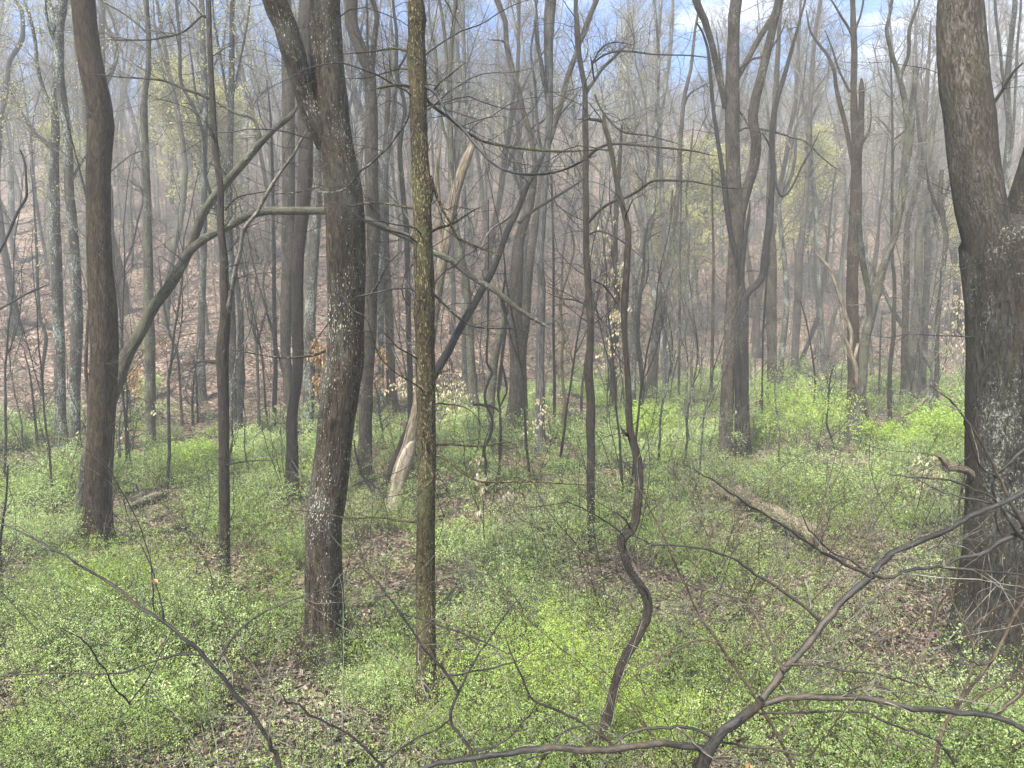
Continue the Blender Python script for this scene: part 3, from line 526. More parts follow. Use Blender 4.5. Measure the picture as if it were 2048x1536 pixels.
tree('second stem of the central V, leaning right from beside the forked tree to the top', 'tan', '1044,868,22 1046,820,20 1044,760,20 1045,700,18 1052,637,17 1054,600,16 1056,568,15 1061,520,15 1066,480,15 1072,440,15 1080,400,15 1087,350,14 1093,300,13 1100,275,13 1107,253,13 1114,232,12 1121,212,11 1128,183,11 1135,154,11 1145,128,10 1155,99,9 1163,75,9 1172,51,9 1180,30,9 1193,0,10', ['1107,250,5 1125,225,4 1145,200,4 1165,172,3', '1160,88,5 1175,60,4 1185,30,4'], Y=groundY(1034, 862)+.4, group=G2, twigs=12)
tree('shaggy pale grey trunk in the centre, wider at the crown where bark flakes', 'shaggy', '1083,905,26 1083,893,19 1081,865,18 1080,842,18 1080,808,18 1080,773,18 1080,740,18 1080,705,18 1081,670,17 1082,637,17 1083,600,16 1083,568,15 1081,540,13 1080,517,13 1083,478,13 1087,410,13 1089,370,13 1090,342,13 1095,300,13 1097,273,13 1099,240,13 1099,205,14 1098,150,16 1097,103,18 1098,60,20 1100,20,21 1102,0,22', ['1098,190,6 1085,160,6 1080,120,5 1075,60,5 1070,0,4', '1090,330,4 1075,250,5 1070,170,5 1062,100,4 1072,40,4 1075,0,3', '1094,200,7 1086,140,7 1074,90,6 1068,40,5'], group=G2, twigs=14)
tree('grey ivy-scarred tree left of the central V, slightly bowed foot', 'green', '957,862,28 952,835,23 947,808,21 945,770,19 943,739,18 941,705,17 940,671,16 937,620,16 933,568,16 926,530,15 919,500,15 910,450,13 905,400,12 902,342,12 901,270,11 899,205,11 900,150,9 902,103,9 907,50,8 912,0,8', ['900,210,6 895,160,6 892,103,7 888,60,7 882,17,6 878,-10,5', '902,300,4 888,260,5 878,210,6 875,171,6 871,103,6 866,75,5 861,51,4 858,10,3'], group=G2, twigs=26)
tree('olive mossy tree slanting right just left of the central forked tree', 'green', '976,865,28 977,842,23 978,815,21 981,790,20 984,755,19 988,722,18 997,680,15 1008,637,13 1012,610,12 1015,585,12 1022,551,10 1035,500,9 1045,440,7 1050,400,5', group=G2, twigs=14, top='none')
tree('slim tree with a straight stem between the yellow trunk and the central V, far back', 'grey', '930,765,14 929,700,11 928,640,10 927,560,9 926,513,9 927,420,9 928,342,8 929,270,7 929,205,6 929,103,5 926,0,5', ['928,250,3 940,210,3 955,180,2'], group=G2, twigs=26)
tree('thin leafless pole with mossy bark right of the shaggy grey trunk', 'lichen', '1126,885,9 1126,850,7 1129,808,7 1126,770,6 1124,739,6 1124,705,6 1126,671,6 1123,635,6 1121,603,6 1127,575,5 1135,551,5 1142,525,5 1148,500,4 1146,470,3 1138,450,3 1150,462,2', group=G3, twigs=10, name='sapling', cat='sapling', top='none')
tree('dark pole close beside the shaggy grey trunk', 'wet', '1109,860,8 1109,842,6 1109,760,6 1107,671,6 1107,590,5 1107,500,5 1105,430,4 1103,350,4', group=G3, twigs=10, name='sapling', cat='sapling', top='none')
tree('solid brown trunk behind the serpent-like stem', 'brown', '1227,838,22 1227,810,16 1227,770,14 1227,722,13 1231,660,13 1234,603,13 1232,550,12 1230,500,12 1232,420,10 1238,340,9 1244,250,8', group=G2, twigs=16)
tree('lichen-grey bending tree just right of the serpent-like stem', 'grey', '1266,835,14 1267,790,10 1268,740,9 1270,690,9 1270,650,9 1268,603,9 1272,560,8 1290,500,8 1304,440,7 1310,380,7 1315,300,6 1312,220,6 1318,140,5 1314,60,5 1308,0,4', group=G2, twigs=22)
tree('crooked black sapling with a dog-leg, right of the serpent-like stem', 'wet', '1283,870,8 1283,855,7 1284,810,8 1285,773,9 1280,720,9 1275,671,9 1277,630,8 1281,585,8 1286,555,7 1288,525,6 1288,500,6 1295,450,4 1312,420,3', ['1281,590,4 1293,560,4 1297,525,3 1296,490,3'], group=G3, twigs=14, name='sapling', cat='sapling', top='none')
tree('stout pale brown tree leaning right, between the serpent-like stem and the limbed tree', 'tan', '1302,808,30 1302,790,23 1305,750,20 1309,705,18 1315,655,15 1322,603,14 1327,550,13 1333,500,12 1341,470,11 1350,444,10 1355,390,9 1357,342,9 1362,270,8 1367,205,8 1375,165,7 1382,137,6 1390,60,5 1400,0,4', ['1366,220,4 1378,190,4 1400,175,3 1428,160,3'], group=G2, twigs=26)
tree('narrow grey pole standing against the stout leaning brown tree', 'grey', '1329,812,11 1329,760,8 1329,671,8 1331,600,7 1333,540,6 1338,460,5 1345,380,4', group=G3, twigs=14, top='none')
tree('hair-thin dark pole left of the pale many-limbed tree', 'wet', '1358,812,6 1358,740,4 1360,640,4 1361,560,4 1360,500,4 1362,420,3 1362,340,3', group=G3, twigs=10, name='sapling', cat='sapling', top='none')
tree('grey zigzag sapling, second left of the pale many-limbed tree', 'grey', '1386,825,9 1385,780,7 1382,720,6 1386,670,6 1382,620,6 1378,575,6 1375,534,6 1378,470,5 1372,400,4 1380,320,4 1388,240,3', group=G3, twigs=14, name='sapling', cat='sapling', top='none')
tree('straight brown pole nearest left of the pale many-limbed tree', 'brown', '1423,822,10 1423,780,7 1424,720,7 1425,671,7 1426,600,6 1427,500,5 1425,430,4 1424,340,4', ['1424,790,4 1410,812,3'], group=G3, twigs=14, name='sapling', cat='sapling', top='none')
# ---- right
tree('smooth mid-grey trunk just right of the charred stems', 'tan', '1543,832,26 1543,800,19 1543,773,18 1544,705,18 1543,637,19 1543,570,19 1543,500,19 1540,460,15 1539,410,13 1541,340,12 1546,260,11 1552,180,10 1556,100,8 1562,0,7', group=G2, twigs=22)
tree('straight tree with greyish bark standing alone behind the bright green bush', 'tan', '1588,755,20 1588,739,14 1590,705,15 1592,671,15 1595,620,15 1597,568,14 1598,530,14 1599,500,14 1603,480,12 1611,410,10 1615,342,9 1618,290,9 1618,239,8 1622,190,8 1625,137,7 1628,95,7 1632,51,7 1642,0,6', ['1617,250,5 1605,200,5 1600,150,4 1595,90,4'], group=G2, twigs=26)
tree('dark bowed stem springing from the foot of the lone greyish tree', 'wet', '1592,752,10 1594,739,9 1604,715,8 1615,691,8 1624,668,8 1632,644,8 1640,615,8 1645,585,8 1650,560,7 1652,534,6 1655,500,6 1657,478,5 1661,430,4 1666,376,4 1672,340,3', group=G3, twigs=14, top='none')
tree('dark purplish trunk on the right, a snapped stub standing against it high up', 'brown', '1702,850,34 1704,830,22 1705,808,19 1706,755,20 1707,705,22 1706,650,22 1705,603,22 1705,550,21 1707,500,23 1710,460,24 1711,410,22 1712,376,20 1713,340,19 1714,308,18 1711,270,14 1709,239,13 1708,205,12 1707,171,11 1708,140,11 1709,103,11 1707,72,11 1706,35,10 1705,0,9',
  [dict(t='1716,308,13 1720,290,12 1722,265,11 1722,239,11 1723,200,10 1723,175,10 1723,157,9', name='limb', label='snapped upright stub', tw=.2), '1706,75,6 1695,52,5 1683,34,5 1672,15,4 1659,-5,3', '1708,68,5 1714,50,5 1720,34,4 1727,0,4',
   dict(t='1706,330,8 1703,314,8 1697,280,8 1690,246,8 1682,215,8 1676,191,8 1671,165,7 1669,144,7 1660,120,6 1650,103,6 1638,89,5 1620,60,4 1612,20,3'), '1700,185,5 1690,165,5 1678,140,4 1665,100,4 1650,60,3', '1712,300,5 1735,270,4 1742,235,3 1740,190,3'], group=G2, twigs=20)
tree('leaning twin-trunked tree with furrowed bark, thick stem leaning right, ivy at its foot', 'green', '1703,885,36 1710,842,27 1717,808,20 1724,773,17 1727,735,17 1728,705,18 1732,670,18 1741,637,17 1747,610,17 1755,585,16 1763,550,14 1772,517,13 1782,495,11 1789,478,11 1796,445,12 1802,410,13 1806,375,14 1809,342,14 1814,308,16 1818,273,17 1822,240,13 1825,205,10 1829,170,10 1832,137,9',
  ['1818,262,11 1814,240,10 1811,215,10 1808,191,10 1802,167,9 1796,144,8 1788,122,8 1782,103,7 1777,80,7 1773,58,7 1777,38,6 1782,17,6 1785,-5,6', '1804,190,7 1802,154,7 1808,135,7 1816,113,7 1818,90,7 1818,62,7 1825,38,6 1833,17,6 1840,-5,5', '1739,640,11 1738,600,11 1734,568,11 1727,534,12 1722,500,12 1718,450,11 1712,420,10'], group=G2, twigs=22, top='snap')
tree('thin reddish pole with a knee, right of the leaning twin-trunked tree', 'redwet', '1780,862,11 1780,830,9 1779,790,9 1780,739,8 1784,700,8 1787,671,8 1787,640,8 1789,600,7 1789,568,7 1787,540,7 1785,525,6 1784,470,6 1784,410,6 1785,340,5 1785,273,5 1784,205,4 1782,137,3 1778,95,2', ['1785,270,3 1770,250,3 1750,230,2', '1786,280,3 1810,262,3 1825,240,2', '1785,205,2 1800,190,2', '1785,200,2 1765,180,2'], group=G3, twigs=12, name='sapling', cat='sapling', top='none')
tree('long grey pole leaning to the upper left across the trunks at right', 'grey', '1869,800,10 1867,749,10 1858,728,9 1847,708,9 1835,693,9 1823,678,9 1806,652,9 1789,626,9 1775,596,8 1761,565,8 1750,545,8 1741,527,8 1733,513,7 1725,490,7 1715,465,6 1700,430,5 1690,395,4', name='leaning_tree', group=G2, twigs=10, top='none', tmin=.5)
tree('mossy trunk at right with an orange-brown scar near its foot', 'green', '1823,808,30 1823,785,21 1825,750,19 1826,705,18 1831,650,17 1835,603,16 1837,550,15 1837,500,15 1840,470,13 1843,444,12 1850,380,10 1860,308,8 1868,240,8 1874,205,7 1881,171,6 1888,90,5 1890,20,4', ['1845,440,6 1832,390,6 1830,340,5 1838,290,4'], group=G2, twigs=24)
tree('narrow brown trunk just right of the scarred mossy one', 'tan', '1843,796,18 1845,760,13 1849,690,12 1852,600,12 1854,550,12 1855,500,12 1853,420,10 1848,330,9 1850,240,8 1856,140,7 1862,40,5', group=G2, twigs=20)
tree('narrow dark trunk just left of the scarred mossy one', 'brown', '1808,806,17 1808,770,12 1809,700,12 1812,600,12 1813,550,12 1813,500,12 1816,440,10 1830,390,9 1842,330,8 1838,260,7 1832,200,6', group=G2, twigs=20)
tree('slender tree with thin upswept limbs beside the massive double trunk', 'tan', '1873,850,9 1872,800,8 1874,739,9 1874,690,9 1875,637,9 1882,580,8 1888,520,9 1893,480,8 1886,440,9 1880,400,9 1882,360,8 1884,340,7', ['1882,430,7 1868,400,7 1858,370,6 1852,330,6', '1886,400,6 1898,370,6 1905,330,5', '1878,480,5 1870,440,6 1864,410,5 1868,330,4'], group=G3, twigs=20, top='none')
tree('thin stem partly hidden behind the massive double trunk, at its left side', 'grey', '1858,870,6 1861,800,5 1866,700,5 1880,620,5 1886,560,4 1888,500,4 1890,420,3', group=G3, twigs=10, top='none', name='sapling', cat='sapling')
tree('tall pale tree seen through the fork beyond the massive double trunk', 'grey', '2010,860,20 2012,700,16 2014,560,14 2012,420,13 2012,342,12 2018,260,10 2015,171,10 2020,100,9 2030,0,8', ['2014,230,6 2005,150,6 1998,80,6 1990,0,5', '2014,350,6 2024,290,6 2030,200,5 2034,100,5 2042,0,4'], Y=27, group=G2, twigs=26)
tree('upright pale tree between the limbed tree and the snapped stub, far back', 'grey', '1648,800,13 1646,700,10 1640,600,9 1635,500,9 1630,400,9 1622,330,9 1620,250,8 1622,150,7 1630,80,6 1640,0,5', ['1622,240,5 1640,200,5 1655,150,4 1662,90,4'], Y=42, group=G2, twigs=26)
tree('pair of grey stems rising side by side at the top right of the centre', 'grey', '1340,740,14 1338,640,11 1332,540,10 1326,440,10 1322,340,9 1318,250,9 1314,150,8 1316,80,8 1322,0,7', ['1318,250,7 1330,180,7 1340,110,6 1345,40,6 1346,-10,5'], Y=44, group=G2, twigs=26)
for lab, s_ in (('hair-thin stem rising through the bright green bush', '1621,859,5 1628,800,4 1630,756,4 1626,720,4 1621,688,3 1612,640,3 1600,600,2'), ('bowed thin stem right of the bright green bush', '1669,910,5 1664,880,4 1655,855,4 1653,840,4 1657,815,4 1657,794,4 1660,760,3 1668,730,2'),
                ('dark wiry stem in front of the smooth mid-grey trunk', '1524,862,6 1524,800,4 1525,740,4 1526,671,4 1530,610,4 1534,551,3 1540,510,3'), ('thin dark wand under the leaning furrowed tree', '1759,790,5 1758,773,4 1760,720,3 1761,671,3 1764,620,2'),
                ('dark leaning stick right of the forked grey-brown tree foot', '770,895,6 766,870,5 760,830,5 755,790,4 748,765,3'), ('upright dark sapling beside the twin black stems in the left clearing', '263,965,8 260,930,6 256,880,5 253,840,5 255,790,4 250,740,3'),
                ('slender sapling with forked twigs left of the crooked trunk', '78,905,6 72,860,5 66,800,4 60,750,3 48,700,2'), ('bare whip in front of the brown slope, left of the thin forked tree', '396,845,5 394,800,4 393,760,4 388,720,3'),
                ('bare whip standing against the slope right of the slanting mossy tree', '386,850,6 385,800,5 388,760,4 394,720,3 400,680,2'), ('short dark stake at the left edge of the undergrowth', '4,1195,7 2,1150,6 0,1110,5 3,1060,5 12,1000,4 16,930,3')):
    tree(lab, 'wet', s_, group=G3, twigs=9, name='sapling', cat='sapling', top='none', tlen=(.3, .9))
# ---- vines, logs, debris
def limb_thing(name, label, cat, mat, s, Y=None, dY=0, limbs=(), flare=0, tw=0, cap=True):
    p = parse(s); Y = Y or groundY(p[0][0], p[0][1]); P, R = curve3d(s, Y, dY)
    th = Thing(name, P[0]-np.array([0, 0, R[0]]), label, cat)
    a = Acc(); Pc, Rc = resample(P, R, max(.06, R.max())); trunk_tube(a, Pc, Rc, 12 if R.max() > .05 else 7, flare, .12, p[0][0] % 7, cap=cap)
    th.part(a, 'stem' if name == 'vine' else 'trunk', M[mat])
    for l_ in limbs:
        LP, LR = curve3d(l_, Y+dY*.4, .2); LPc, LRc = resample(LP, LR, .12); b = Acc(); trunk_tube(b, LPc, LRc, 7, 0, .1, 1); th.part(b, 'branch', M[mat])
    return th
YV = groundY(984, 985)
limb_thing('vine', 'dark twisting vine hanging in the centre, the left one, kinked twice', 'vine', 'wet', '974,990,7 973,960,6 972,927,6 968,905,6 970,893,6 977,880,6 981,869,7 984,850,7 984,835,6 978,822,6 970,800,6 971,780,6 978,760,7 984,746,7 980,735,6 974,725,5 974,690,5 976,640,4 977,400,2', YV, 0, ['984,748,5 978,735,4 973,728,2'])
limb_thing('vine', 'dark twisting vine hanging in the centre, the right one, with a crosswise loop', 'vine', 'wet', '984,1000,7 988,985,6 993,965,6 998,944,6 1000,910,6 1001,876,6 1001,850,6 1000,818,6 997,795,6 998,773,6 1001,745,6 1003,722,6 1007,690,7 1011,654,7 1010,630,6 1005,603,6 1010,560,4', YV+.1, 0, ['999,822,6 988,814,6 974,811,6 960,809,6 948,809,5 946,803,3', '1004,730,5 1012,765,5 1013,785,4 1006,800,4 1000,815,3'])
def logt(label, mat, a, b, w0, w1, name='fallen_log', cat='log', mid=None, lift=.5, flare=0, limbs=()):
    """log lying on the ground between two ground pixels"""
    pts = [a]+(mid or [])+[b]; P = []; R = []
    for i, q in enumerate(pts):
        Y = groundY(*q); w_ = w0+(w1-w0)*i/(len(pts)-1); r = w_*.5/F*Y; p = at(q[0], q[1], Y); p[2] = float(terr(p[0], p[1]))+r*lift; P.append(p); R.append(r)
    th = Thing(name, P[0]-np.array([0, 0, R[0]]), label, cat); Pc, Rc = resample(P, R, .12); Pc[:, 2] += .02*np.sin(np.arange(len(Pc))*.9)
    d0 = unit(Pc[0]-Pc[1]); Pc = np.vstack([Pc[0]+d0*.05, Pc[0]+d0*.035, Pc]); Rc = np.concatenate([[.004, Rc[0]*.75], Rc]); A_ = Acc(); trunk_tube(A_, Pc, Rc, 14, flare, .14, a[0] % 9, cap=True); th.part(A_, 'trunk', M[mat])
    for q in limbs:
        LP, LR = curve3d(q, P[0][1], -.2); LPc, LRc = resample(LP, LR, .1); B_ = Acc(); trunk_tube(B_, LPc, LRc, 7, 0, .1, 1); th.part(B_, 'branch', M[mat])
    return th
logt('bleached tan log lying in the green between the serpent-like stem and the massive trunk', 'log', (1628, 1122), (1478, 1014), 40, 26, mid=[(1598, 1100), (1560, 1074), (1520, 1050)], lift=2.6)
logt('dark rotten log in the green, just left of the bleached tan log', 'log', (1478, 1010), (1310, 935), 18, 14, mid=[(1400, 965), (1350, 948)], lift=.8)
logt('long low dark log behind the slender reddish tree', 'wet', (1325, 940), (1085, 936), 15, 10, mid=[(1250, 938), (1170, 934)], lift=.8)
logt('short dark log right of the charred stems', 'wet', (1680, 945), (1560, 925), 16, 12, mid=[(1620, 932)], lift=.8)
logt('mossy grey log among seedlings at left, between the crooked trunk and the thin forked tree', 'log', (322, 1000), (255, 1020), 20, 15, lift=.9)
logt('dark brush pile log on the left bank beside the reddish-brown trunk of the close three', 'wet', (560, 905), (495, 922), 12, 10, lift=1.2)
logt('thin dark stick half buried right of the bleached tan log', 'wet', (1945, 1030), (1800, 1038), 8, 6, lift=1)
logt('pale stick on the leaf litter left of the massive trunk', 'log', (1935, 1255), (1808, 1252), 7, 4, lift=1.2, name='fallen_branch', cat='branch')
logt('dark slim log on the distant green floor in the centre right', 'log', (1380, 870), (1325, 812), 7, 5, lift=1)
logt('broken reddish slab of wood under the serpent-like stem', 'log', (1330, 955), (1262, 985), 12, 7, lift=1.4)
limb_thing('leaning_log', 'grey log propped diagonally beside the thin kneed pole at right', 'log', 'log', '1778,852,11 1800,832,10 1826,818,9 1845,803,9 1861,790,7', None, -.6)
limb_thing('leaning_tree', 'bleached curved young trunk leaning left in front of the purplish trunk', 'tree', 'log', '1753,880,12 1751,869,12 1742,848,12 1734,825,12 1725,797,12 1717,773,11 1712,745,11 1708,725,10 1703,712,9 1695,690,8 1688,670,7 1686,640,5', None, 0, ['1708,718,6 1712,705,6 1714,695,6 1716,688,5', '1702,716,5 1692,702,4 1685,690,3', '1700,705,7 1703,670,8 1698,650,8 1693,637,8 1685,610,8 1676,585,8 1666,558,7 1656,534,7 1640,515,5 1628,500,4'])
limb_thing('stump', 'small broken brown stump behind the charred stems', 'stump', 'brown', '1524,835,13 1524,820,11 1523,808,10 1522,797,8', None)
limb_thing('fallen_branch', 'pale dead branch caught in the twigs left of the dark leaning tree', 'branch', 'pale', '950,525,4 958,510,4 970,478,4 984,458,4 1010,440,3 1032,420,3', YV)
# hanging roots of the big tree
def root(label, s, Y0, Y1, parent_mat='big'):
    pass
# ------------------------------------------------------------------ foreground shrub with long limbs
def fgshrub(label, main, limbs, Y, mat='fg', name='understory_tree', cat='small tree', tw=1.0, base=None, dY=0, seed=3, wsc=1.0):
    rl = np.random.default_rng(seed); P, R = curve3d(main, Y, dY)
    if base is None: base = (P[0][0]+.1, P[0][1]-.1)
    g = np.array([base[0], base[1], float(terr(*base))])
    P = np.vstack([g-np.array([0, 0, .1]), (g+P[0])/2+np.array([.06, 0, .1]), P]); R = np.concatenate([[R[0]*1.5, R[0]*1.15], R])*wsc
    th = Thing(name, g, label, cat); a = Acc(); Pc, Rc = resample(P, R, .06); Rc = Rc*(1+.06*rl.normal(size=len(Rc))); Pc[1:-1] += rl.normal(size=Pc[1:-1].shape)*.003; trunk_tube(a, Pc, Rc, 14, .2, .09, seed); th.part(a, 'trunk', M[mat])
    cur = [(Pc, Rc, .25)]
    for l_ in limbs:
        l_ = l_ if isinstance(l_, dict) else dict(t=l_)
        LP, LR = curve3d(l_['t'], Y+l_.get('y', 0), l_.get('dY', rl.uniform(-.3, .5)), 0); LR[-1] *= .6
        LPc, LRc = resample(LP, LR, .05); LRc = LRc*wsc*(1+.10*rl.normal(size=len(LRc))*.6); LPc[1:-1] += rl.normal(size=LPc[1:-1].shape)*.0028; b = Acc(); trunk_tube(b, LPc, LRc, 12 if LR.max()*F/Y > 5 else 6, 0, .10, LP[0][0])
        th.part(b, 'limb' if LR.max()*F/Y > 5 else 'branch', M[mat]); cur.append((LPc, LRc, 1))
    c = Acc(); tips = []
    for Pp, Rr, m in cur:
        Lc = np.linalg.norm(np.diff(Pp, axis=0), axis=1).sum(); n = int(round(Lc*3.2*tw*m))
        if n < 1: continue
        ks = np.linspace(0, len(Pp)-1, 20); i0 = np.clip(ks.astype(int), 0, len(Pp)-2); fr = (ks-i0)[:, None]
        Q = Pp[i0]*(1-fr)+Pp[i0+1]*fr; QR = Rr[i0]*(1-fr[:, 0])+Rr[i0+1]*fr[:, 0]
        res = crown(c, Q[None], QR[None], [dict(n=n, length=(.25, 1.1), rad=.0042, tmin=.05, along=.8, up=.12, curl=.2, K=12, sides=5, skill=.1, rs=.5), dict(n=3, length=(.1, .5), rad=.0022, along=.9, curl=.18, K=8, sides=3, rs=.7)], rl)
        tips.append(res[-1][0])
    th.part(c, 'crown', M['twig']); 
    return th
fgshrub('small tree close by at bottom right, forking into two long smooth grey limbs', '1400,1536,30 1408,1518,28 1414,1505,27 1430,1482,22 1449,1460,20 1473,1443,20 1499,1425,19 1512,1412,18 1524,1400,18',
  [dict(t='1522,1402,16 1545,1370,15 1564,1345,15 1590,1317,15 1614,1290,15 1630,1270,14 1644,1250,14 1666,1225,14 1689,1200,14 1716,1175,14 1744,1150,14 1756,1133,13 1769,1120,13 1790,1103,13 1814,1092,13 1845,1080,12 1874,1070,12 1912,1050,11 1949,1030,11 2000,1007,10 2048,983,10 2120,945,8', dY=.5),
   dict(t='1518,1412,15 1548,1402,14 1574,1395,14 1610,1393,14 1649,1395,13 1690,1395,13 1724,1397,13 1775,1405,13 1824,1417,12 1875,1422,12 1924,1427,12 1965,1430,12 1999,1436,12 2025,1447,11 2048,1460,11 2120,1500,9', dY=-.25),
   dict(t='1412,1503,20 1400,1495,17 1374,1490,16 1350,1488,15 1324,1487,15 1290,1490,15 1249,1495,15 1210,1500,15 1174,1500,15 1135,1497,14 1099,1495,14 1060,1500,14 1024,1507,13 980,1512,12 940,1517,12 900,1524,11 860,1530,10 800,1552,9', dY=-.3),
   '1639,1242,7 1608,1212,6 1574,1190,6 1540,1165,6 1499,1140,6 1475,1123,5 1449,1110,5 1412,1098,5 1374,1092,4 1304,1087,3 1240,1060,2',
   '1740,1152,8 1710,1137,7 1674,1120,6 1625,1092,6 1574,1055,5 1540,1035,5 1499,1010,4 1460,985,4 1424,960,3 1370,930,2',
   '1746,1148,9 1765,1155,9 1785,1154,8 1799,1148,7 1830,1138,7 1864,1135,6 1905,1137,6 1949,1140,5 2000,1146,5 2048,1150,4 2100,1160,3',
   '1568,1332,6 1595,1328,5 1624,1330,5 1675,1338,5 1724,1345,5 1770,1352,4 1809,1360,4 1845,1372,3 1874,1385,3',
   '1566,1340,5 1545,1295,4 1524,1250,4 1508,1225,4 1494,1205,4 1475,1196,4 1454,1192,4 1412,1180,3 1374,1170,3 1319,1145,2',
   '1224,1490,8 1240,1475,7 1259,1465,7 1290,1458,7 1324,1455,7 1355,1454,7 1384,1457,7 1415,1470,7 1449,1485,6 1485,1492,6 1524,1495,6 1570,1503,5 1619,1515,5',
   '1619,1515,5 1635,1492,4 1654,1470,4 1675,1440,4 1699,1410,3', '1224,1488,7 1180,1456,6 1124,1425,6 1095,1412,6 1069,1402,5 1045,1360,5 1024,1315,4 1010,1270,3',
   '1520,1428,6 1560,1426,5 1599,1425,5 1660,1423,5 1724,1425,5 1760,1438,5 1799,1455,5 1838,1466,5 1874,1482,5 1896,1510,5 1914,1540,5',
   '1100,1495,7 1085,1520,6 1070,1540,5', '1105,1492,6 1120,1470,5 1145,1455,5 1190,1448,4 1240,1452,3', '1700,1398,7 1704,1385,6 1716,1372,5 1740,1368,5 1775,1378,4 1800,1400,3', '1725,1140,5 1700,1120,4 1660,1100,4 1620,1060,3 1600,1020,2'], 3.6, dY=-.1, base=(1.0, 3.35), tw=1.0)
fgshrub('long dark arching whip of a shrub close to the camera at lower left', '558,1545,13 543,1500,12 530,1465,11 506,1430,11 480,1400,11 445,1358,11 410,1315,11 380,1285,10 350,1260,10 300,1227,9 262,1198,9 225,1170,8 200,1153,7 175,1140,6 132,1113,5 90,1090,5 40,1062,4 0,1045,4 -60,1020,3',
  ['405,1312,6 380,1306,6 350,1310,6 325,1317,5 300,1325,5 270,1337,5 240,1345,5 170,1345,4 100,1345,4 50,1348,3 0,1352,3', '432,1330,6 445,1302,6 465,1275,6 490,1248,5 525,1225,5 560,1210,5 600,1195,4 638,1183,4 675,1170,3 715,1135,3 750,1090,2',
   '328,1240,5 318,1190,4 300,1130,4 280,1090,4 250,1068,3 215,1055,3', '308,1222,4 300,1120,3 270,1030,3 230,960,3 180,880,2', '260,1410,5 225,1370,4 190,1310,4 160,1275,3 110,1250,3', '260,1405,4 300,1350,4 330,1290,3 350,1250,3'], 3.2, name='shrub', cat='shrub', base=(-.95, 2.7), seed=8, tw=1.2, wsc=.78)
fgshrub('thin-stemmed shrub with crossing wands in the lower middle, in front of the yellow trunk', '955,1560,9 940,1500,8 918,1468,7 900,1440,7 906,1410,6 915,1385,6 908,1365,6 895,1350,6 872,1322,6 850,1300,5 825,1260,5 800,1225,5 775,1190,4 750,1160,4 710,1120,3 675,1085,3 640,1040,2',
  ['915,1385,5 950,1320,5 985,1270,4 1020,1215,4 1060,1180,3', '900,1440,5 870,1460,5 830,1478,5 800,1500,4 765,1525,4 740,1545,4', '770,1540,6 740,1505,6 700,1470,5 660,1450,5 620,1430,5 600,1410,4 575,1405,4 560,1380,3', '895,1352,4 940,1345,4 990,1335,4 1040,1320,3 1080,1290,3', '945,1500,5 980,1495,5 1015,1480,4 1050,1440,4 1080,1400,3', '800,1225,4 850,1240,4 920,1265,4 980,1290,3 1024,1310,3', '830,1275,4 870,1230,3 905,1180,3 960,1130,2'], 3.9, name='shrub', cat='shrub', base=(-.15, 3.5), seed=15, tw=.9)
fgshrub('tangle of tan wands in front of the foot of the massive trunk', '1860,1560,8 1880,1480,7 1900,1430,7 1945,1370,7 1985,1320,7 2010,1270,6 2030,1230,6 2060,1180,5', ['1900,1430,5 1930,1380,5 1946,1330,5 1945,1285,4 1935,1270,4 1960,1240,4 2010,1205,4 2048,1190,3', '1880,1480,5 1850,1500,4 1800,1495,4 1760,1470,4 1720,1450,3', '1890,1445,5 1940,1405,5 2000,1370,5 2048,1340,4 2090,1320,3', '1948,1290,4 1925,1240,3 1905,1200,3 1900,1150,2', '2060,1370,9 2025,1400,8 1995,1430,8', '1985,1320,5 1960,1330,4 1925,1310,3'], 4.3, mat='twigtan', name='shrub', cat='shrub', base=(1.95, 3.6), seed=21, tw=.9)
fgshrub('grey-brown wands crossing the right side, rising from below the long limbs', '1600,1570,8 1560,1480,7 1500,1380,6 1440,1290,6 1400,1230,5 1370,1170,5 1330,1080,4 1290,1000,3 1250,930,3', ['1500,1380,5 1530,1300,4 1590,1240,4 1660,1160,4 1720,1090,3 1790,1040,3', '1440,1290,4 1400,1280,4 1340,1300,4 1280,1340,3 1240,1380,3', '1560,1480,5 1620,1400,4 1700,1330,4 1760,1280,3 1850,1230,3', '1370,1170,4 1410,1100,3 1440,1030,3 1480,960,2', '1400,1230,4 1460,1200,3 1540,1190,3 1600,1150,2'], 4.6, mat='twigtan', name='shrub', cat='shrub', base=(1.9, 4.3), seed=27, tw=1.0)
fgshrub('sparse grey shrub at the right edge, its limbs crossing the massive trunk below mid height', '2120,1180,12 2080,1100,10 2040,1040,9 2000,960,6 1970,900,5 1940,850,4 1900,800,3 1860,770,2', ['2090,1035,12 2048,1060,11 2000,1085,9 1960,1110,8 1920,1115,6 1880,1140,4', '2100,1070,13 2048,1078,10 1990,1000,5 1950,980,4 1900,960,4 1830,955,3 1770,945,2', '2048,900,7 2010,935,6 1985,960,6 1992,1000,5 1990,1040,4 2010,1080,4', '2040,1040,5 1995,1010,4 1950,1000,4 1890,985,4 1840,960,3 1800,930,2', '2000,960,4 1960,930,3 1935,860,3 1920,820,2'], 4.4, name='shrub', cat='shrub', base=(3.6, 4.0), seed=31, tw=.8)
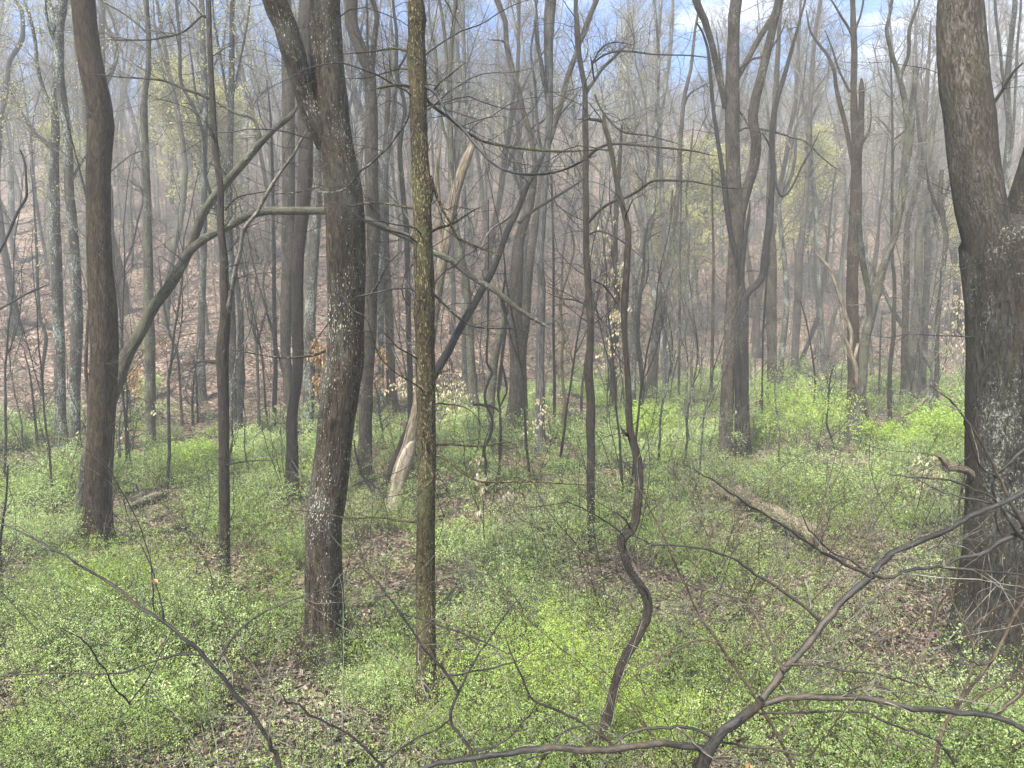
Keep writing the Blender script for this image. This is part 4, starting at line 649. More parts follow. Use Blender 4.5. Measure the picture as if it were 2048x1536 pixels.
# thin-wanded shrubs close to the camera
def wand_shrub(x, y, h, n, seed, label, mat='twigtan'):
    rl = np.random.default_rng(seed); z = float(terr(x, y)); n = int(n*1.8); th = Thing('wand_shrub', (x, y, z), label, 'shrub', 'leafless wand shrubs close by'); K = 16
    az = rl.uniform(0, 2*PI, n); d = unit(np.stack([np.cos(az)*.7, np.sin(az)*.7, np.ones(n)*rl.uniform(.8, 1.3, n)], 1)); P = np.zeros((n, K, 3)); P[:, 0] = (x, y, z-.05); L_ = h*rl.uniform(.7, 1.3, n)/(K-1)*1.3
    for k in range(1, K): P[:, k] = P[:, k-1]+d*L_[:, None]; d = unit(d+rl.normal(size=d.shape)*.085+np.array([0, 0, -.045*k/K*3*.6]))
    R_ = np.linspace(1, .22, K)[None]*rl.uniform(.004, .0075, n)[:, None]; a = Acc(); a.tubes(P, R_, 6); th.part(a, 'stems', M[mat]); c2 = Acc()
    r = crown(c2, P, R_, [dict(n=7, length=(h*.12, h*.55), rad=.0034, tmin=.2, along=.9, up=.1, curl=.14, K=12, sides=4, skill=.3), dict(n=4, length=(h*.05, h*.22), rad=.002, along=.9, up=.1, curl=.16, K=8, sides=3)], rl); th.part(c2, 'crown', M[mat])
    Q = r[-1][0][:, -1]; Q = Q[rl.random(len(Q)) < .35]; m = len(Q); lf = Acc(); lf.leaves(Q, rl.normal(size=(m, 3))+np.array([0, 0, .6]), rl.normal(size=(m, 3)), rl.uniform(.008, .018, m), rl.uniform(.004, .009, m), rl.random(m)); th.part(lf, 'foliage', M['bud'], smooth=False)
for i, (x, y, h, n, mt_, lb_) in enumerate(((-3.6, 4.6, 1.7, 5, 'twigtan', 'tan wand shrub nearest the lower left corner'), (-2.3, 5.2, 1.5, 4, 'twig', 'grey wand shrub below the arching bush at left'), (-1.4, 4.3, 1.9, 5, 'twig', 'wand shrub between the arching whip and the double tree foot'),
        (-.5, 5.6, 1.5, 4, 'twigtan', 'tan wand shrub left of the yellow trunk foot'), (.35, 4.7, 1.8, 6, 'twig', 'many-stemmed wand shrub in the bright mound at the bottom centre'), (1.5, 5.6, 2.0, 5, 'twigtan', 'tall tan wand shrub right of the serpent-like stem'),
        (2.4, 6.4, 2.1, 6, 'twig', 'wand shrub under the rising grey limb'), (3.1, 5.3, 2.0, 6, 'twigtan', 'reddish-tan wand shrub left of the massive trunk foot'), (2.3, 4.4, 1.6, 4, 'twigtan', 'low wand shrub under the lower grey limb'), (4.1, 7.0, 2.2, 5, 'twig', 'wand shrub standing on the open leaf litter'),
        (3.0, 8.6, 2.0, 6, 'twigtan', 'airy wand shrub behind the tip of the rising limb'), (4.6, 10.2, 2.3, 6, 'twigtan', 'wand shrub in front of the broken crooked branch'), (1.7, 8.0, 1.7, 5, 'twig', 'wand shrub before the bleached tan log'), (-4.6, 7.4, 1.7, 5, 'twig', 'wand shrub at the left edge of the arching bush'), (.9, 3.9, 1.7, 5, 'twigtan', 'tan wand shrub at the bottom edge beside the serpent-like stem'), (-1.9, 3.7, 1.5, 4, 'twigtan', 'tan wand shrub at the bottom edge under the arching whip'),
        (2.0, 10.5, 2.2, 6, 'twig', 'wand shrub behind the bleached tan log'), (3.6, 11.5, 2.4, 7, 'twigtan', 'tall wand shrub between the charred stems and the broken crooked branch'), (5.6, 12.5, 2.2, 6, 'twig', 'wand shrub behind the broken crooked branch'), (-2.6, 9.6, 1.9, 5, 'twig', 'wand shrub between the thin forked trunk and the double tree'), (.2, 8.2, 1.8, 5, 'twig', 'wand shrub right of the yellow trunk, before the cream-leaved beech'), (4.0, 5.6, 2.0, 6, 'twigtan', 'wand shrub rising before the massive trunk'))):
    wand_shrub(x, y, h, n, 300+i, lb_, mt_)
# single dead leaves caught on wands
for (px, py, Y, sz, lab) in ((307, 1158, 3.1, .028, 'single rust-brown dead leaf hanging on a wand at lower left'), (322, 1276, 3.15, .032, 'single yellow leaf on the arching whip at lower left'), (1143, 268, 9.0, .07, 'dark dead leaf clump hanging at the end of a thin branch in the upper centre'), (1500, 1528, 3.3, .055, 'pale brown curled dead leaf at the bottom edge'), (1470, 820, 9, .06, 'dark brown dead leaf caught before the charred stems')):
    p = at(px, py, Y); a = Acc(); k = 5; D = rng.normal(size=(k, 3))*.35+np.array([0, 0, -1])
    a.leaves(np.repeat(p[None], k, 0), D, rng.normal(size=(k, 3)), np.full(k, sz)*rng.uniform(.7, 1.2, k), np.full(k, sz*.6), np.full(k, .5 if 'yellow' not in lab else .9), fold=.4)
    o = a.obj('dead_leaf', M['beecho' if 'yellow' not in lab else 'bud'] if 'dark' not in lab else M['litter'], smooth=False); 
    o.data.transform(__import__('mathutils').Matrix.Translation(-Vector(p))); o.location = p; tag(o, lab, 'leaf')

# ------------------------------------------------------------------ leafy shrubs seen one by one
def leafy(label, px, py, wpx, hpx, mat='leaf', n=60, leaf=.022, base_y=None, cat='shrub', name='leafy_shrub', seed=0, dens=1.0, up=.35, tlo=.0, thi=1.0, ncl=9):
    """px,py = centre of its foot"""
    rl = np.random.default_rng(int(px+py+seed)); Y = groundY(px, py); g = at(px, py, Y); g[2] = float(terr(g[0], g[1])); W = wpx/F*Y; H = hpx/F*Y
    th = Thing(name, g, label, cat, 'leafy shrubs in the undergrowth'); K = 8
    az = rl.uniform(0, 2*PI, n); sp = rl.uniform(.15, 1.25, n)**1.1; P = np.zeros((n, K, 3)); az2 = rl.uniform(0, 2*PI, n); P[:, 0] = g+np.stack([np.cos(az2), np.sin(az2), 0*az], 1)*(rl.random(n)**.6*.42)[:, None]*W; P[:, 0, 2] = terr(P[:, 0, 0], P[:, 0, 1])-.05; sp = sp*.7
    hh = H*rl.uniform(.3, 1.1, n)*(1-.35*sp); out_ = W*.5*sp
    for k in range(1, K):
        t = k/(K-1); z = hh*np.sin(t*PI*.5*(1+.45*sp))/np.sin(PI*.5*np.minimum(1, 1+.45*sp)) ; z = hh*(np.sin(t*PI*(.5+.2*sp)))
        P[:, k] = P[:, 0]+np.stack([np.cos(az)*out_*t**1.3, np.sin(az)*out_*t**1.3, z], 1)+rl.normal(size=(n, 3))*.02*H
    R = np.linspace(1, .3, K)[None]*np.full((n, 1), .0035*max(1, Y/9)); s_ = Acc(); s_.tubes(P, R, 4)
    P2, R2 = grow(P, R, 4, (H*.15, H*.4), .002*max(1, Y/9), tmin=.25, along=.5, up=.3, curl=.2, K=5, rg=rl, skill=.2); s_.tubes(P2, R2, 3)
    th.part(s_, 'stems', M['twig'])
    Q = np.concatenate([P[:, 3:].reshape(-1, 3), P2[:, 1:].reshape(-1, 3)]); Q = Q[rl.integers(0, len(Q), int(len(Q)*ncl*.27*dens))]
    lf = compound(Q, leaf*max(1, Y/9.), rl, tlo, thi, spread=.05*H+.03, up=up); th.part(lf, 'foliage', M[mat], smooth=False)
    return th
def compound(Q, leaf, rl, tlo=0, thi=1, spread=.05, up=.4, nl=5, acc=None):
    m = len(Q); a = acc or Acc(); leaf = np.broadcast_to(np.asarray(leaf, float), (m,))
    Q = Q+rl.normal(size=(m, 3))*spread
    ax = unit(rl.normal(size=(m, 3))*np.array([1, 1, .5])+np.array([0, 0, .15])); nn = unit(rl.normal(size=(m, 3))*.6+np.array([0, 0, 1.])*(up+.5)); sd_ = unit(np.cross(nn, ax)); nn = np.cross(ax, sd_)
    tint0 = tlo+(thi-tlo)*np.clip(.5+.22*rl.normal(size=m), 0, 1)
    for j in range(nl):
        if j == nl-1: b, d = 1.6, ax
        else: b = .3+.65*(j//2); d = unit(ax*.6+sd_*(1 if j % 2 else -1))
        a.leaves(Q+ax*(leaf*b)[:, None]+rl.normal(size=(m, 3))*(leaf*.55)[:, None], d+rl.normal(size=(m, 3))*.45, nn+rl.normal(size=(m, 3))*.5, leaf*rl.uniform(.55, 1.3, m), leaf*rl.uniform(.32, .58, m), np.clip(tint0+rl.normal(size=m)*.16, 0, 1))
    return a
leafy('bright yellow-green bush leaning left behind the charred stems', 1610, 905, 200, 165, 'leafb', 26, .024, tlo=.3, thi=1)
leafy('tall wispy top of pale leaves rising above the bright bush', 1572, 860, 80, 135, 'leafb', 14, .03, tlo=.5, thi=1, seed=2)
leafy('small vivid bush behind the serpent-like stem', 1300, 880, 90, 72, 'leafb', 26, .028, tlo=.4)
leafy('broad bright mound of tiny leaves right of the yellow trunk foot', 1110, 1420, 330, 190, 'leafb', 130, .019, tlo=.2, thi=.9)
leafy('lush lime seedling patch at the foot of the serpent-like stem', 1290, 1500, 240, 130, 'leafb', 70, .019, tlo=.1, thi=.8, seed=4)
leafy('rounded arching bush below the crooked trunk at left', 230, 1255, 300, 170, 'leafb', 130, .018, tlo=.0, thi=.6, seed=5)
leafy('low leafy bush at the left edge beside the crooked trunk', 55, 1110, 190, 100, 'leaf', 60, .022, tlo=.2, seed=6)
leafy('yellowish green bush in the left middle distance, right of the mossy log', 385, 945, 110, 62, 'leafb', 34, .028, tlo=.4, seed=7)
leafy('green bush on the bank behind the close three trunks', 520, 935, 130, 75, 'leaf', 40, .027, tlo=.4, seed=8)
leafy('leafy bush between the great double tree and the forked grey-brown tree', 640, 930, 100, 60, 'leaf', 26, .027, tlo=.4, seed=9)
leafy('fresh green bush left of the twisting vines', 945, 895, 90, 80, 'leaf', 30, .027, tlo=.3, seed=10)
leafy('green bush under the scarred mossy trunk at right', 1890, 900, 150, 110, 'leafb', 44, .027, tlo=.1, thi=.8, seed=11)
leafy('small bush at the foot of the leaning grey pole', 1785, 900, 110, 60, 'leafb', 26, .027, tlo=.1, thi=.8, seed=12)
leafy('airy sapling with pale leaves in front of the slanting mossy tree', 300, 800, 60, 65, 'leaf', 10, .03, tlo=.5, seed=13)
leafy('climbing leafy shoots on the foot of the great double tree', 668, 1300, 110, 150, 'leaf', 16, .018, tlo=.3, seed=14, thi=.9)
leafy('knee-high seedlings around the foot of the yellow trunk', 880, 1490, 190, 95, 'leafb', 40, .018, tlo=.2, seed=15, thi=.9)
leafy('low clump of leaves left of the yellow trunk foot', 760, 1400, 190, 90, 'leaf', 60, .02, tlo=.2, seed=16)
leafy('airy green bush at the far left edge of the valley', 20, 900, 110, 90, 'leaf', 26, .03, tlo=.2, seed=17)
leafy('greenish bush right behind the slender reddish tree', 1230, 925, 130, 55, 'leaf', 34, .025, tlo=.4, seed=18)
leafy('bush of small leaves left of the charred stems', 1400, 900, 130, 60, 'leaf', 34, .025, tlo=.4, seed=19)

# dry-leaved beech saplings
def beech(label, px, py, hpx, spots, mat='beech', leaf=.05, n=50, Y=None, arch=0):
    rl = np.random.default_rng(int(px*3+py)); Y = Y or groundY(px, py); g = at(px, py, Y); g[2] = float(terr(g[0], g[1])); H = hpx/F*Y
    th = Thing('beech_sapling', g, label, 'sapling', 'young beeches holding dry leaves'); K = 8
    t = np.linspace(0, 1, K)[:, None]; P = g+np.array([[arch*H, 0, H]])*t+rl.normal(size=(K, 3))*.02*H*t; P = P[None]; R = np.linspace(.009, .002, K)[None]*max(1, Y/12)
    s_ = Acc(); s_.tubes(P, R, 5); tg = []
    for (sx, sy, ww, hh, m) in spots:
        for _ in range(max(2, m//9)):
            e = at(sx+rl.uniform(-.5, .5)*ww, sy+rl.uniform(-.5, .5)*hh, Y+rl.uniform(-.5, .5)); q0 = P[0, min(K-1, int(rl.uniform(.3, 1)*K))]
            tt = np.linspace(0, 1, 7)[:, None]; c_ = q0*(1-tt)+e*tt; c_[:, 2] += .12*np.linalg.norm(e-q0)*np.sin(tt[:, 0]*PI); c_ += rl.normal(size=c_.shape)*.012; tg.append((c_, m))
    B_ = np.stack([c for c, _ in tg]); BR = np.linspace(.0045, .0015, 7)[None]*np.ones((len(B_), 1))*max(1, Y/12); s_.tubes(B_, BR, 4)
    P2, R2 = grow(B_, BR, 4, (.08*max(1, Y/10), .3*max(1, Y/10)), .002*max(1, Y/12), tmin=.4, along=.7, curl=.15, K=5, rg=rl); s_.tubes(P2, R2, 3); th.part(s_, 'stems', M['twigdark'])
    leaf = leaf*1.2; tot = int(2.0*sum(m for *_, m in spots)); Q = np.concatenate([B_[:, 3:].reshape(-1, 3), P2[:, 1:].reshape(-1, 3)]); Q = Q[rl.integers(0, len(Q), tot)]; k = len(Q); lf = Acc()
    lf.leaves(Q+rl.normal(size=(k, 3))*.01, rl.normal(size=(k, 3))*.4+np.array([0, 0, -1.]), rl.normal(size=(k, 3)), leaf*rl.uniform(.6, 1.2, k), leaf*rl.uniform(.3, .5, k), rl.random(k), fold=.3); th.part(lf, 'foliage', M[mat], smooth=False)
beech('beech sapling with cream hanging leaves right of the yellow trunk', 968, 1150, 260, [(935, 955, 70, 60, 34), (990, 1010, 90, 50, 44), (960, 1060, 120, 50, 20)], leaf=.085)
beech('beech sapling with a tuft of pale leaves left of the massive trunk', 1878, 1045, 130, [(1850, 935, 50, 40, 36), (1870, 965, 50, 30, 22), (1820, 1020, 70, 20, 8), (1940, 1040, 60, 20, 7)], leaf=.09)
beech('beech sapling with small white leaves before the shaggy grey trunk', 1100, 935, 130, [(1065, 860, 60, 30, 34), (1090, 820, 50, 50, 34), (1080, 840, 40, 60, 20)], leaf=.085)
beech('tan-leaved beech behind the yellow trunk, a dense buff haze of leaves', 905, 880, 190, [(890, 805, 70, 50, 200), (920, 830, 60, 40, 120), (790, 780, 50, 40, 90)], leaf=.10, n=90)
beech('beech with scattered cream leaves behind the slender reddish tree', 1215, 880, 330, [(1225, 545, 50, 70, 90), (1232, 640, 60, 80, 90), (1215, 720, 70, 60, 70), (1200, 440, 60, 80, 60)], leaf=.10)
beech('beech with flat tiers of pale leaves left of the massive trunk', 1925, 850, 300, [(1915, 590, 70, 14, 70), (1900, 650, 90, 16, 80), (1920, 700, 80, 16, 60), (1905, 735, 70, 20, 50)], leaf=.10)
beech('orange-leaved beech showing behind the great double tree', 640, 870, 200, [(638, 700, 24, 50, 160), (640, 770, 26, 60, 160)], 'beecho', leaf=.12)
beech('orange-leaved beech on the slope behind the slanting mossy tree', 262, 860, 180, [(260, 765, 60, 40, 180), (325, 690, 60, 40, 90), (170, 770, 40, 60, 90)], 'beecho', leaf=.11)
beech('small beech with cream leaves at the foot of the crooked trunk, right side', 243, 960, 130, [(240, 870, 30, 40, 30), (160, 850, 30, 50, 14), (330, 800, 30, 40, 14)], leaf=.08)
beech('tan-leaved beech right of the forked grey-brown tree', 760, 850, 190, [(758, 740, 40, 90, 120)], 'beecho', leaf=.11)
beech('faint cream-leaved beech between the limbed tree and the lone greyish tree', 1400, 800, 120, [(1400, 770, 40, 20, 34), (1340, 690, 70, 60, 40)], leaf=.11)

# ------------------------------------------------------------------ undergrowth, litter
def scatter(n, ylo, yhi, pw, mask=None, margin=1.2, minmask=.08):
    xs = []; ys = []; got = 0
    while got < n:
        u = rng.random(n*2); y = (ylo**(1-pw)+u*(yhi**(1-pw)-ylo**(1-pw)))**(1/(1-pw)); x = rng.uniform(-1, 1, n*2)*(y*.78+margin); k = np.ones(n*2, bool)
        if mask is not None: k = rng.random(n*2) < np.maximum(mask(x, y), 0)
        xs.append(x[k]); ys.append(y[k]); got += k.sum()
    return np.concatenate(xs)[:n], np.concatenate(ys)[:n]
LOGP = [(at(px, py, groundY(px, py))[:2]) for px, py in ((1628, 1122), (1590, 1096), (1560, 1074), (1520, 1050), (1478, 1014), (1400, 965), (310, 1005), (1270, 985), (1620, 935))]
FOOT = [(at(px, py, groundY(px, py))[:2], s_) for px, py, s_ in ((190, 1092, .75), (453, 1188, .5), (650, 1335, .55), (855, 1440, .5), (1183, 1100, .5), (2010, 1345, 1.15), (1930, 1350, .7), (584, 1005, .6), (1475, 915, .9), (790, 1015, .6), (1300, 1200, .25))]
def dens(x, y):
    return dens0(x, y)*np.prod([1-np.exp(-((x-p[0])/.4)**2-((y-p[1]+.3)/.55)**2) for p in LOGP], axis=0)*np.prod([1-.97*np.exp(-(((x-p[0])/s_)**2)**1.5-(((y-p[1]+.45*s_)/(s_*1.1))**2)**1.5) for p, s_ in FOOT], axis=0)
def dens0(x, y):
    g = greenmask(x, y); n = .8*pn(x, y, 1.9, 7)+.6*pn(x, y, 4.3, 3)+.35*pn(x, y, .5, 11)
    return g*(.015+sst(-.08, .42, n))
def undergrowth(name, label, ncane, ylo, yhi, pw, leaf, mat, hrange, ncl, tlo, thi, seed):
    rl = np.random.default_rng(seed); n = ncane; K = 6; nb = int(ncane/16)
    cx, cy_ = scatter(nb, ylo, yhi, pw, dens); hb = hrange[0]+(hrange[1]-hrange[0])*np.clip(rl.random(nb)**2.2*.75+.35*sst(-.1, .9, pn(cx, cy_, .9, 12)), 0, 1); tb = rl.normal(size=nb)*.27; lb = rl.uniform(.6, 1.0, nb)+.75*rl.random(nb)**3
    pr = hb**1.5; bi = rl.choice(nb, n, p=pr/pr.sum()); h0 = hb[bi]; az = rl.uniform(0, 2*PI, n); ro = rl.random(n)**.6*h0*.75
    x = cx[bi]+np.cos(az)*ro; y = cy_[bi]+np.sin(az)*ro; z = terr(x, y); az = az+rl.normal(size=n)*.9
    h = h0*rl.uniform(.45, 1.1, n)*(1-.4*(ro/(h0*.75+1e-6))**2); o_ = h*rl.uniform(.15, 1.0, n); P = np.zeros((n, K, 3))
    for k in range(K):
        t = k/(K-1); P[:, k] = np.stack([x+np.cos(az)*o_*t**1.2, y+np.sin(az)*o_*t**1.2, z-.03+h*np.sin(t*PI*.66)], 1)+rl.normal(size=(n, 3))*.03*t*np.minimum(1, h[:, None]*2)
    R = np.linspace(1, .35, K)[None]*(.0022*np.maximum(1, y/10))[:, None]; st = Acc(); st.tubes(P, R, 3)
    r_ = tag(st.obj(name+'_stems', M['twig']), kind='stuff') if False else None
    t = rl.uniform(.22, 1, (n, ncl))*(K-1); i0 = np.clip(t.astype(int), 0, K-2); fr = (t-i0)[..., None]; ar = np.arange(n)[:, None]
    Q = (P[ar, i0]*(1-fr)+P[ar, i0+1]*fr).reshape(-1, 3); lf = np.repeat(leaf*np.maximum(1, y/10.5)*lb[bi], ncl)
    col = .5+.25*pn(Q[:, 0], Q[:, 1], .7, 21)+np.repeat(tb[bi], ncl)
    a = Acc(); m = len(Q); compound(Q, lf, rl, 0, 1, spread=.045, acc=a)
    base_t = np.concatenate([np.repeat(np.clip(tlo+(thi-tlo)*np.clip(col+rl.normal(size=m)*.16, 0, 1), 0, 1), 4)]*5); a.t = [base_t*.65+.35*np.concatenate(a.t)]; 
    o = a.obj(name, M[mat], smooth=False); tag(o, label, 'undergrowth', kind='stuff')
    s = st.obj('stems', M['twigdark'], smooth=True); s.parent = o; s['kind'] = 'stuff'
    return o
undergrowth('undergrowth', 'low green undergrowth of small compound leaves across the near valley floor', 15500, 4.2, 15, .9, .021, 'leaf', (.06, 1.25), 10, .0, 1, 71)
undergrowth('undergrowth', 'hazy green undergrowth farther back between the trunks', 17000, 14, 46, 1.35, .0215, 'leaf', (.15, 1.2), 7, .1, 1, 72)
undergrowth('undergrowth', 'patches of bright lime seedlings among the undergrowth', 7500, 4.6, 30, 1.2, .018, 'leafb', (.12, .8), 7, .1, .8, 73)
# leaf litter
n = 150000; x, y = scatter(n, 3.8, 62, 1.25); z = terr(x, y)+.012+rng.random(n)*.02; a = Acc()
sz = .055*np.maximum(1, y/13)*rng.uniform(.6, 1.3, n); az = rng.uniform(0, 2*PI, n)
a.leaves(np.stack([x, y, z], 1), np.stack([np.cos(az), np.sin(az), rng.normal(size=n)*.25+.1], 1), np.stack([rng.normal(size=n)*.35, rng.normal(size=n)*.35, np.ones(n)], 1), sz, sz*.6, np.clip(rng.random(n)*.8+.2*pn(x, y, .5, 3), 0, 1), fold=.2)
o = a.obj('leaf_litter', M['litter'], smooth=False); tag(o, 'brown fallen leaves covering the ground and slope', 'leaf litter', kind='stuff')
n = 60000; x, y = scatter(n, 3.8, 17, .98); z = terr(x, y)+.01+rng.random(n)*.035; a = Acc(); sz = rng.uniform(.04, .095, n); az = rng.uniform(0, 2*PI, n)
a.leaves(np.stack([x, y, z], 1), np.stack([np.cos(az), np.sin(az), rng.normal(size=n)*.3+.15], 1), np.stack([rng.normal(size=n)*.5, rng.normal(size=n)*.5, np.ones(n)], 1), sz, sz*rng.uniform(.4, .75, n), np.clip(rng.random(n)**1.2*.85+.15*pn(x, y, 1.5, 3), 0, 1), fold=.3)
o = a.obj('leaf_litter', M['litter'], smooth=False); tag(o, 'curled brown and tan dead leaves lying on the near ground', 'leaf litter', kind='stuff')
# fallen twigs
n = 5200; x, y = scatter(n, 4, 40, 1.2); az = rng.uniform(0, PI, n); K = 5; P = np.zeros((n, K, 3)); ln = rng.uniform(.2, 1.1, n)*np.maximum(1, y/16)
for k in range(K):
    t = k/(K-1)-.5; P[:, k, 0] = x+np.cos(az)*ln*t; P[:, k, 1] = y+np.sin(az)*ln*t; P[:, k] += rng.normal(size=(n, 3))*.025
P[..., 2] = terr(P[..., 0], P[..., 1])+.03+rng.random((n, 1))*.05+rng.normal(size=(n, K))*.012
a = Acc(); a.tubes(P, np.linspace(1, .4, K)[None]*(rng.uniform(.003, .010, n)*np.maximum(1, y/13))[:, None], 4)
o = a.obj('fallen_twigs', M['twig']); tag(o, 'scattered dead twigs and sticks on the forest floor', 'twigs', kind='stuff')

# ------------------------------------------------------------------ bare brush and small saplings, copies of a few kinds
def proto_brush(h, nst, leafn, seed, mat='twig', leafmat_='leaf'):
    rl = np.random.default_rng(seed); th = Thing('bare_shrub', (0, 0, 0), 'x', 'shrub'); K = 9; P = np.zeros((nst, K, 3)); az = rl.uniform(0, 2*PI, nst); d = np.stack([np.cos(az)*.35, np.sin(az)*.35, np.ones(nst)], 1); d = unit(d+rl.normal(size=d.shape)*.12)
    P[:, 0] = np.stack([np.cos(az), np.sin(az), 0*az-.3], 1)*.05; L_ = h*rl.uniform(.6, 1.1, nst)/(K-1)
    for k in range(1, K): P[:, k] = P[:, k-1]+d*L_[:, None]; d = unit(d+rl.normal(size=d.shape)*.16+np.stack([np.cos(az)*.04, np.sin(az)*.04, 0*az], 1))
    R = np.linspace(1, .3, K)[None]*rl.uniform(.006, .012, nst)[:, None]*(h/2.0)**.5; a = Acc(); a.tubes(P, R, 5)
    r = crown(a, P, R, [dict(n=7, length=(h*.15, h*.5), rad=.005, tmin=.2, along=.6, up=.2, curl=.22, K=7, sides=4), dict(n=5, length=(h*.06, h*.22), rad=.003, along=.8, up=.1, curl=.22, K=5), dict(n=3, length=(h*.03, h*.1), rad=.002, along=.8, up=.1, curl=.2, K=4)], rl)
    th.part(a, 'stems', M[mat])
    if leafn:
        Q = r[-1][0][:, 1:].reshape(-1, 3); Q = Q[rl.integers(0, len(Q), leafn)]; lf = compound(Q, .022, rl, .3, 1, spread=.02, nl=3); th.part(lf, 'foliage', M[leafmat_], smooth=False)
    return th.root
def dup(root, loc, rz, sc, label, group, cat=None):
    r = root.copy(); C.objects.link(r); r.location = loc; r.rotation_euler = (rng.normal()*.03, rng.normal()*.03, rz); r.scale = (sc, sc, sc*rng.uniform(.9, 1.15)); r['label'] = label; r['group'] = group
    for ch in list(root.children):
        c = ch.copy(); C.objects.link(c); c.parent = r
    return r
protos = [proto_brush(2.2, 4, 0, 1), proto_brush(1.5, 5, 120, 2), proto_brush(3.2, 3, 0, 3, 'twigdark'), proto_brush(1.1, 6, 260, 4, 'twig', 'leafb'), proto_brush(2.6, 3, 300, 5, 'twigdark', 'leaf'), proto_brush(2.0, 5, 0, 6, 'twigtan')]
blab = ['bare grey-brown shrub with upright twiggy stems in the valley undergrowth', 'low shrub of thin stems with sparse new green leaves', 'tall leafless dark-stemmed shrub among the tree trunks', 'knee-high many-stemmed shrub with bright green tips', 'open dark-stemmed shrub dotted with fresh leaves', 'tan-stemmed leafless shrub in the undergrowth']
bgrp = ['bare grey-brown shrubs', 'low shrubs with sparse leaves', 'tall dark leafless shrubs', 'bright tipped shrubs', 'open leafy shrubs', 'tan leafless shrubs']
first = [True]*6
bx_, by_ = scatter(250, 8, 44, .9)
for i, (x, y) in enumerate(zip(bx_, by_)):
    k = int(rng.integers(0, 6)); loc = (x, y, float(terr(x, y))); sc = rng.uniform(.6, 1.25)*(1 if y > 14 else .7)
    if first[k]:
        r = protos[k]; r.location = loc; r.rotation_euler = (0, 0, rng.uniform(0, 6)); r.scale = (sc,)*3; r['label'] = blab[k]; r['group'] = bgrp[k]; first[k] = False
    else: dup(protos[k], loc, rng.uniform(0, 6.28), sc, blab[k], bgrp[k])

# ------------------------------------------------------------------ the woods on the slope, copies of a few kinds of tree
def proto_tree(h, r0, seed, mat, tm, forks=1, bud=None, lo=.35, nb=16, lean=.03, full=True):
    rl = np.random.default_rng(seed); th = Thing('bare_tree', (0, 0, 0), 'x', 'tree'); K = 16; P = np.zeros((1, K, 3)); d = unit(np.array([rl.normal()*lean, rl.normal()*lean, 1.])); P[0, 0] = (0, 0, -.5)
    for k in range(1, K): P[0, k] = P[0, k-1]+d*h/(K-1); d = unit(d+rl.normal(size=3)*np.array([.07, .07, 0])+np.array([0, 0, .08]))
    R = (r0*np.linspace(1, .12, K)**.8)[None]; a = Acc(); trunk_tube(a, P[0], R[0], 10, .5, .06, seed)
    if forks:
        P2, R2 = grow(P, R, forks, (h*.4, h*.55), r0*.55, tmin=.32, tmax=.6, along=1.6, up=.7, curl=.12, K=12, rs=.7, rg=rl, skill=.2, grav=.05); a.tubes(P2, R2, 7)
    th.part(a, 'trunk', M[mat]); c = Acc(); PP, RR = (P, R)
    lv = [dict(n=nb, length=(h*.10, h*.30), rad=r0*.22, tmin=lo, along=.7, up=.6, curl=.2, K=8, sides=4, skill=.4, grav=.04), dict(n=6, length=(h*.04, h*.13), rad=.018, along=.8, up=.35, curl=.22, K=6, sides=3, skill=.3), dict(n=5, length=(h*.02, h*.055), rad=.010, along=.9, up=.25, curl=.2, K=4, sides=3, skill=.3)]
    if full: lv.append(dict(n=3, length=(.25, .7), rad=.006, along=.9, up=.2, curl=.2, K=3, sides=3))
    r = crown(c, P, R, lv, rl)
    if forks: lv2 = [dict(l) for l in lv]; lv2[0]['n'] = nb//2+2; lv2[0]['tmin'] = .25; r2 = crown(c, P2, R2, lv2, rl); tips = np.concatenate([r[-1][0][:, -1], r2[-1][0][:, -1]])
    else: tips = r[-1][0][:, -1]
    th.part(c, 'crown', M[tm])
    if bud:
        k_ = int(len(tips)*bud[1]); Q = tips[rl.integers(0, len(tips), k_)]; m = len(Q); lf = Acc()
        lf.leaves(Q+rl.normal(size=(m, 3))*.12, rl.normal(size=(m, 3)), rl.normal(size=(m, 3)), bud[2]*rl.uniform(.6, 1.3, m), bud[2]*rl.uniform(.4, .8, m), rl.random(m)); th.part(lf, 'foliage', M[bud[0]], smooth=False)
    return th.root
kinds = [
 (proto_tree(21, .22, 101, 'grey', 'twig', 1), 'tall grey leafless tree with one fork on the wooded slope', 'grey forked trees on the slope'),
 (proto_tree(19, .17, 102, 'tan', 'twig', 0), 'straight pale brown leafless tree on the wooded slope', 'straight pale brown trees on the slope'),
 (proto_tree(23, .27, 103, 'brown', 'twig', 2), 'large brown leafless tree with several rising limbs on the slope', 'large limbed brown trees on the slope'),
 (proto_tree(17, .13, 104, 'wet', 'twigdark', 1, lean=.09), 'slim dark leaning leafless tree on the slope', 'slim dark leaning trees on the slope'),
 (proto_tree(20, .18, 105, 'green', 'twig', 1, bud=('bud', .8, .10)), 'mossy tree with cream-green buds on the slope', 'budding mossy trees on the slope'),
 (proto_tree(22, .20, 106, 'grey', 'twigtan', 2, bud=('budred', .25, .12)), 'grey tree with a tan twiggy crown and reddish buds', 'red budding trees on the slope'),
 (proto_tree(12, .09, 107, 'tan', 'twig', 0, lo=.2, nb=20), 'thin understory tree with spreading bare twigs on the slope', 'thin understory trees on the slope'),
 (proto_tree(11, .09, 108, 'grey', 'twig', 1, bud=('bud', 3.5, .16), lo=.15, nb=20), 'small tree hazy with yellow-green new leaves', 'yellow-green leafing small trees'),
]
firstk = [True]*len(kinds); placed = []
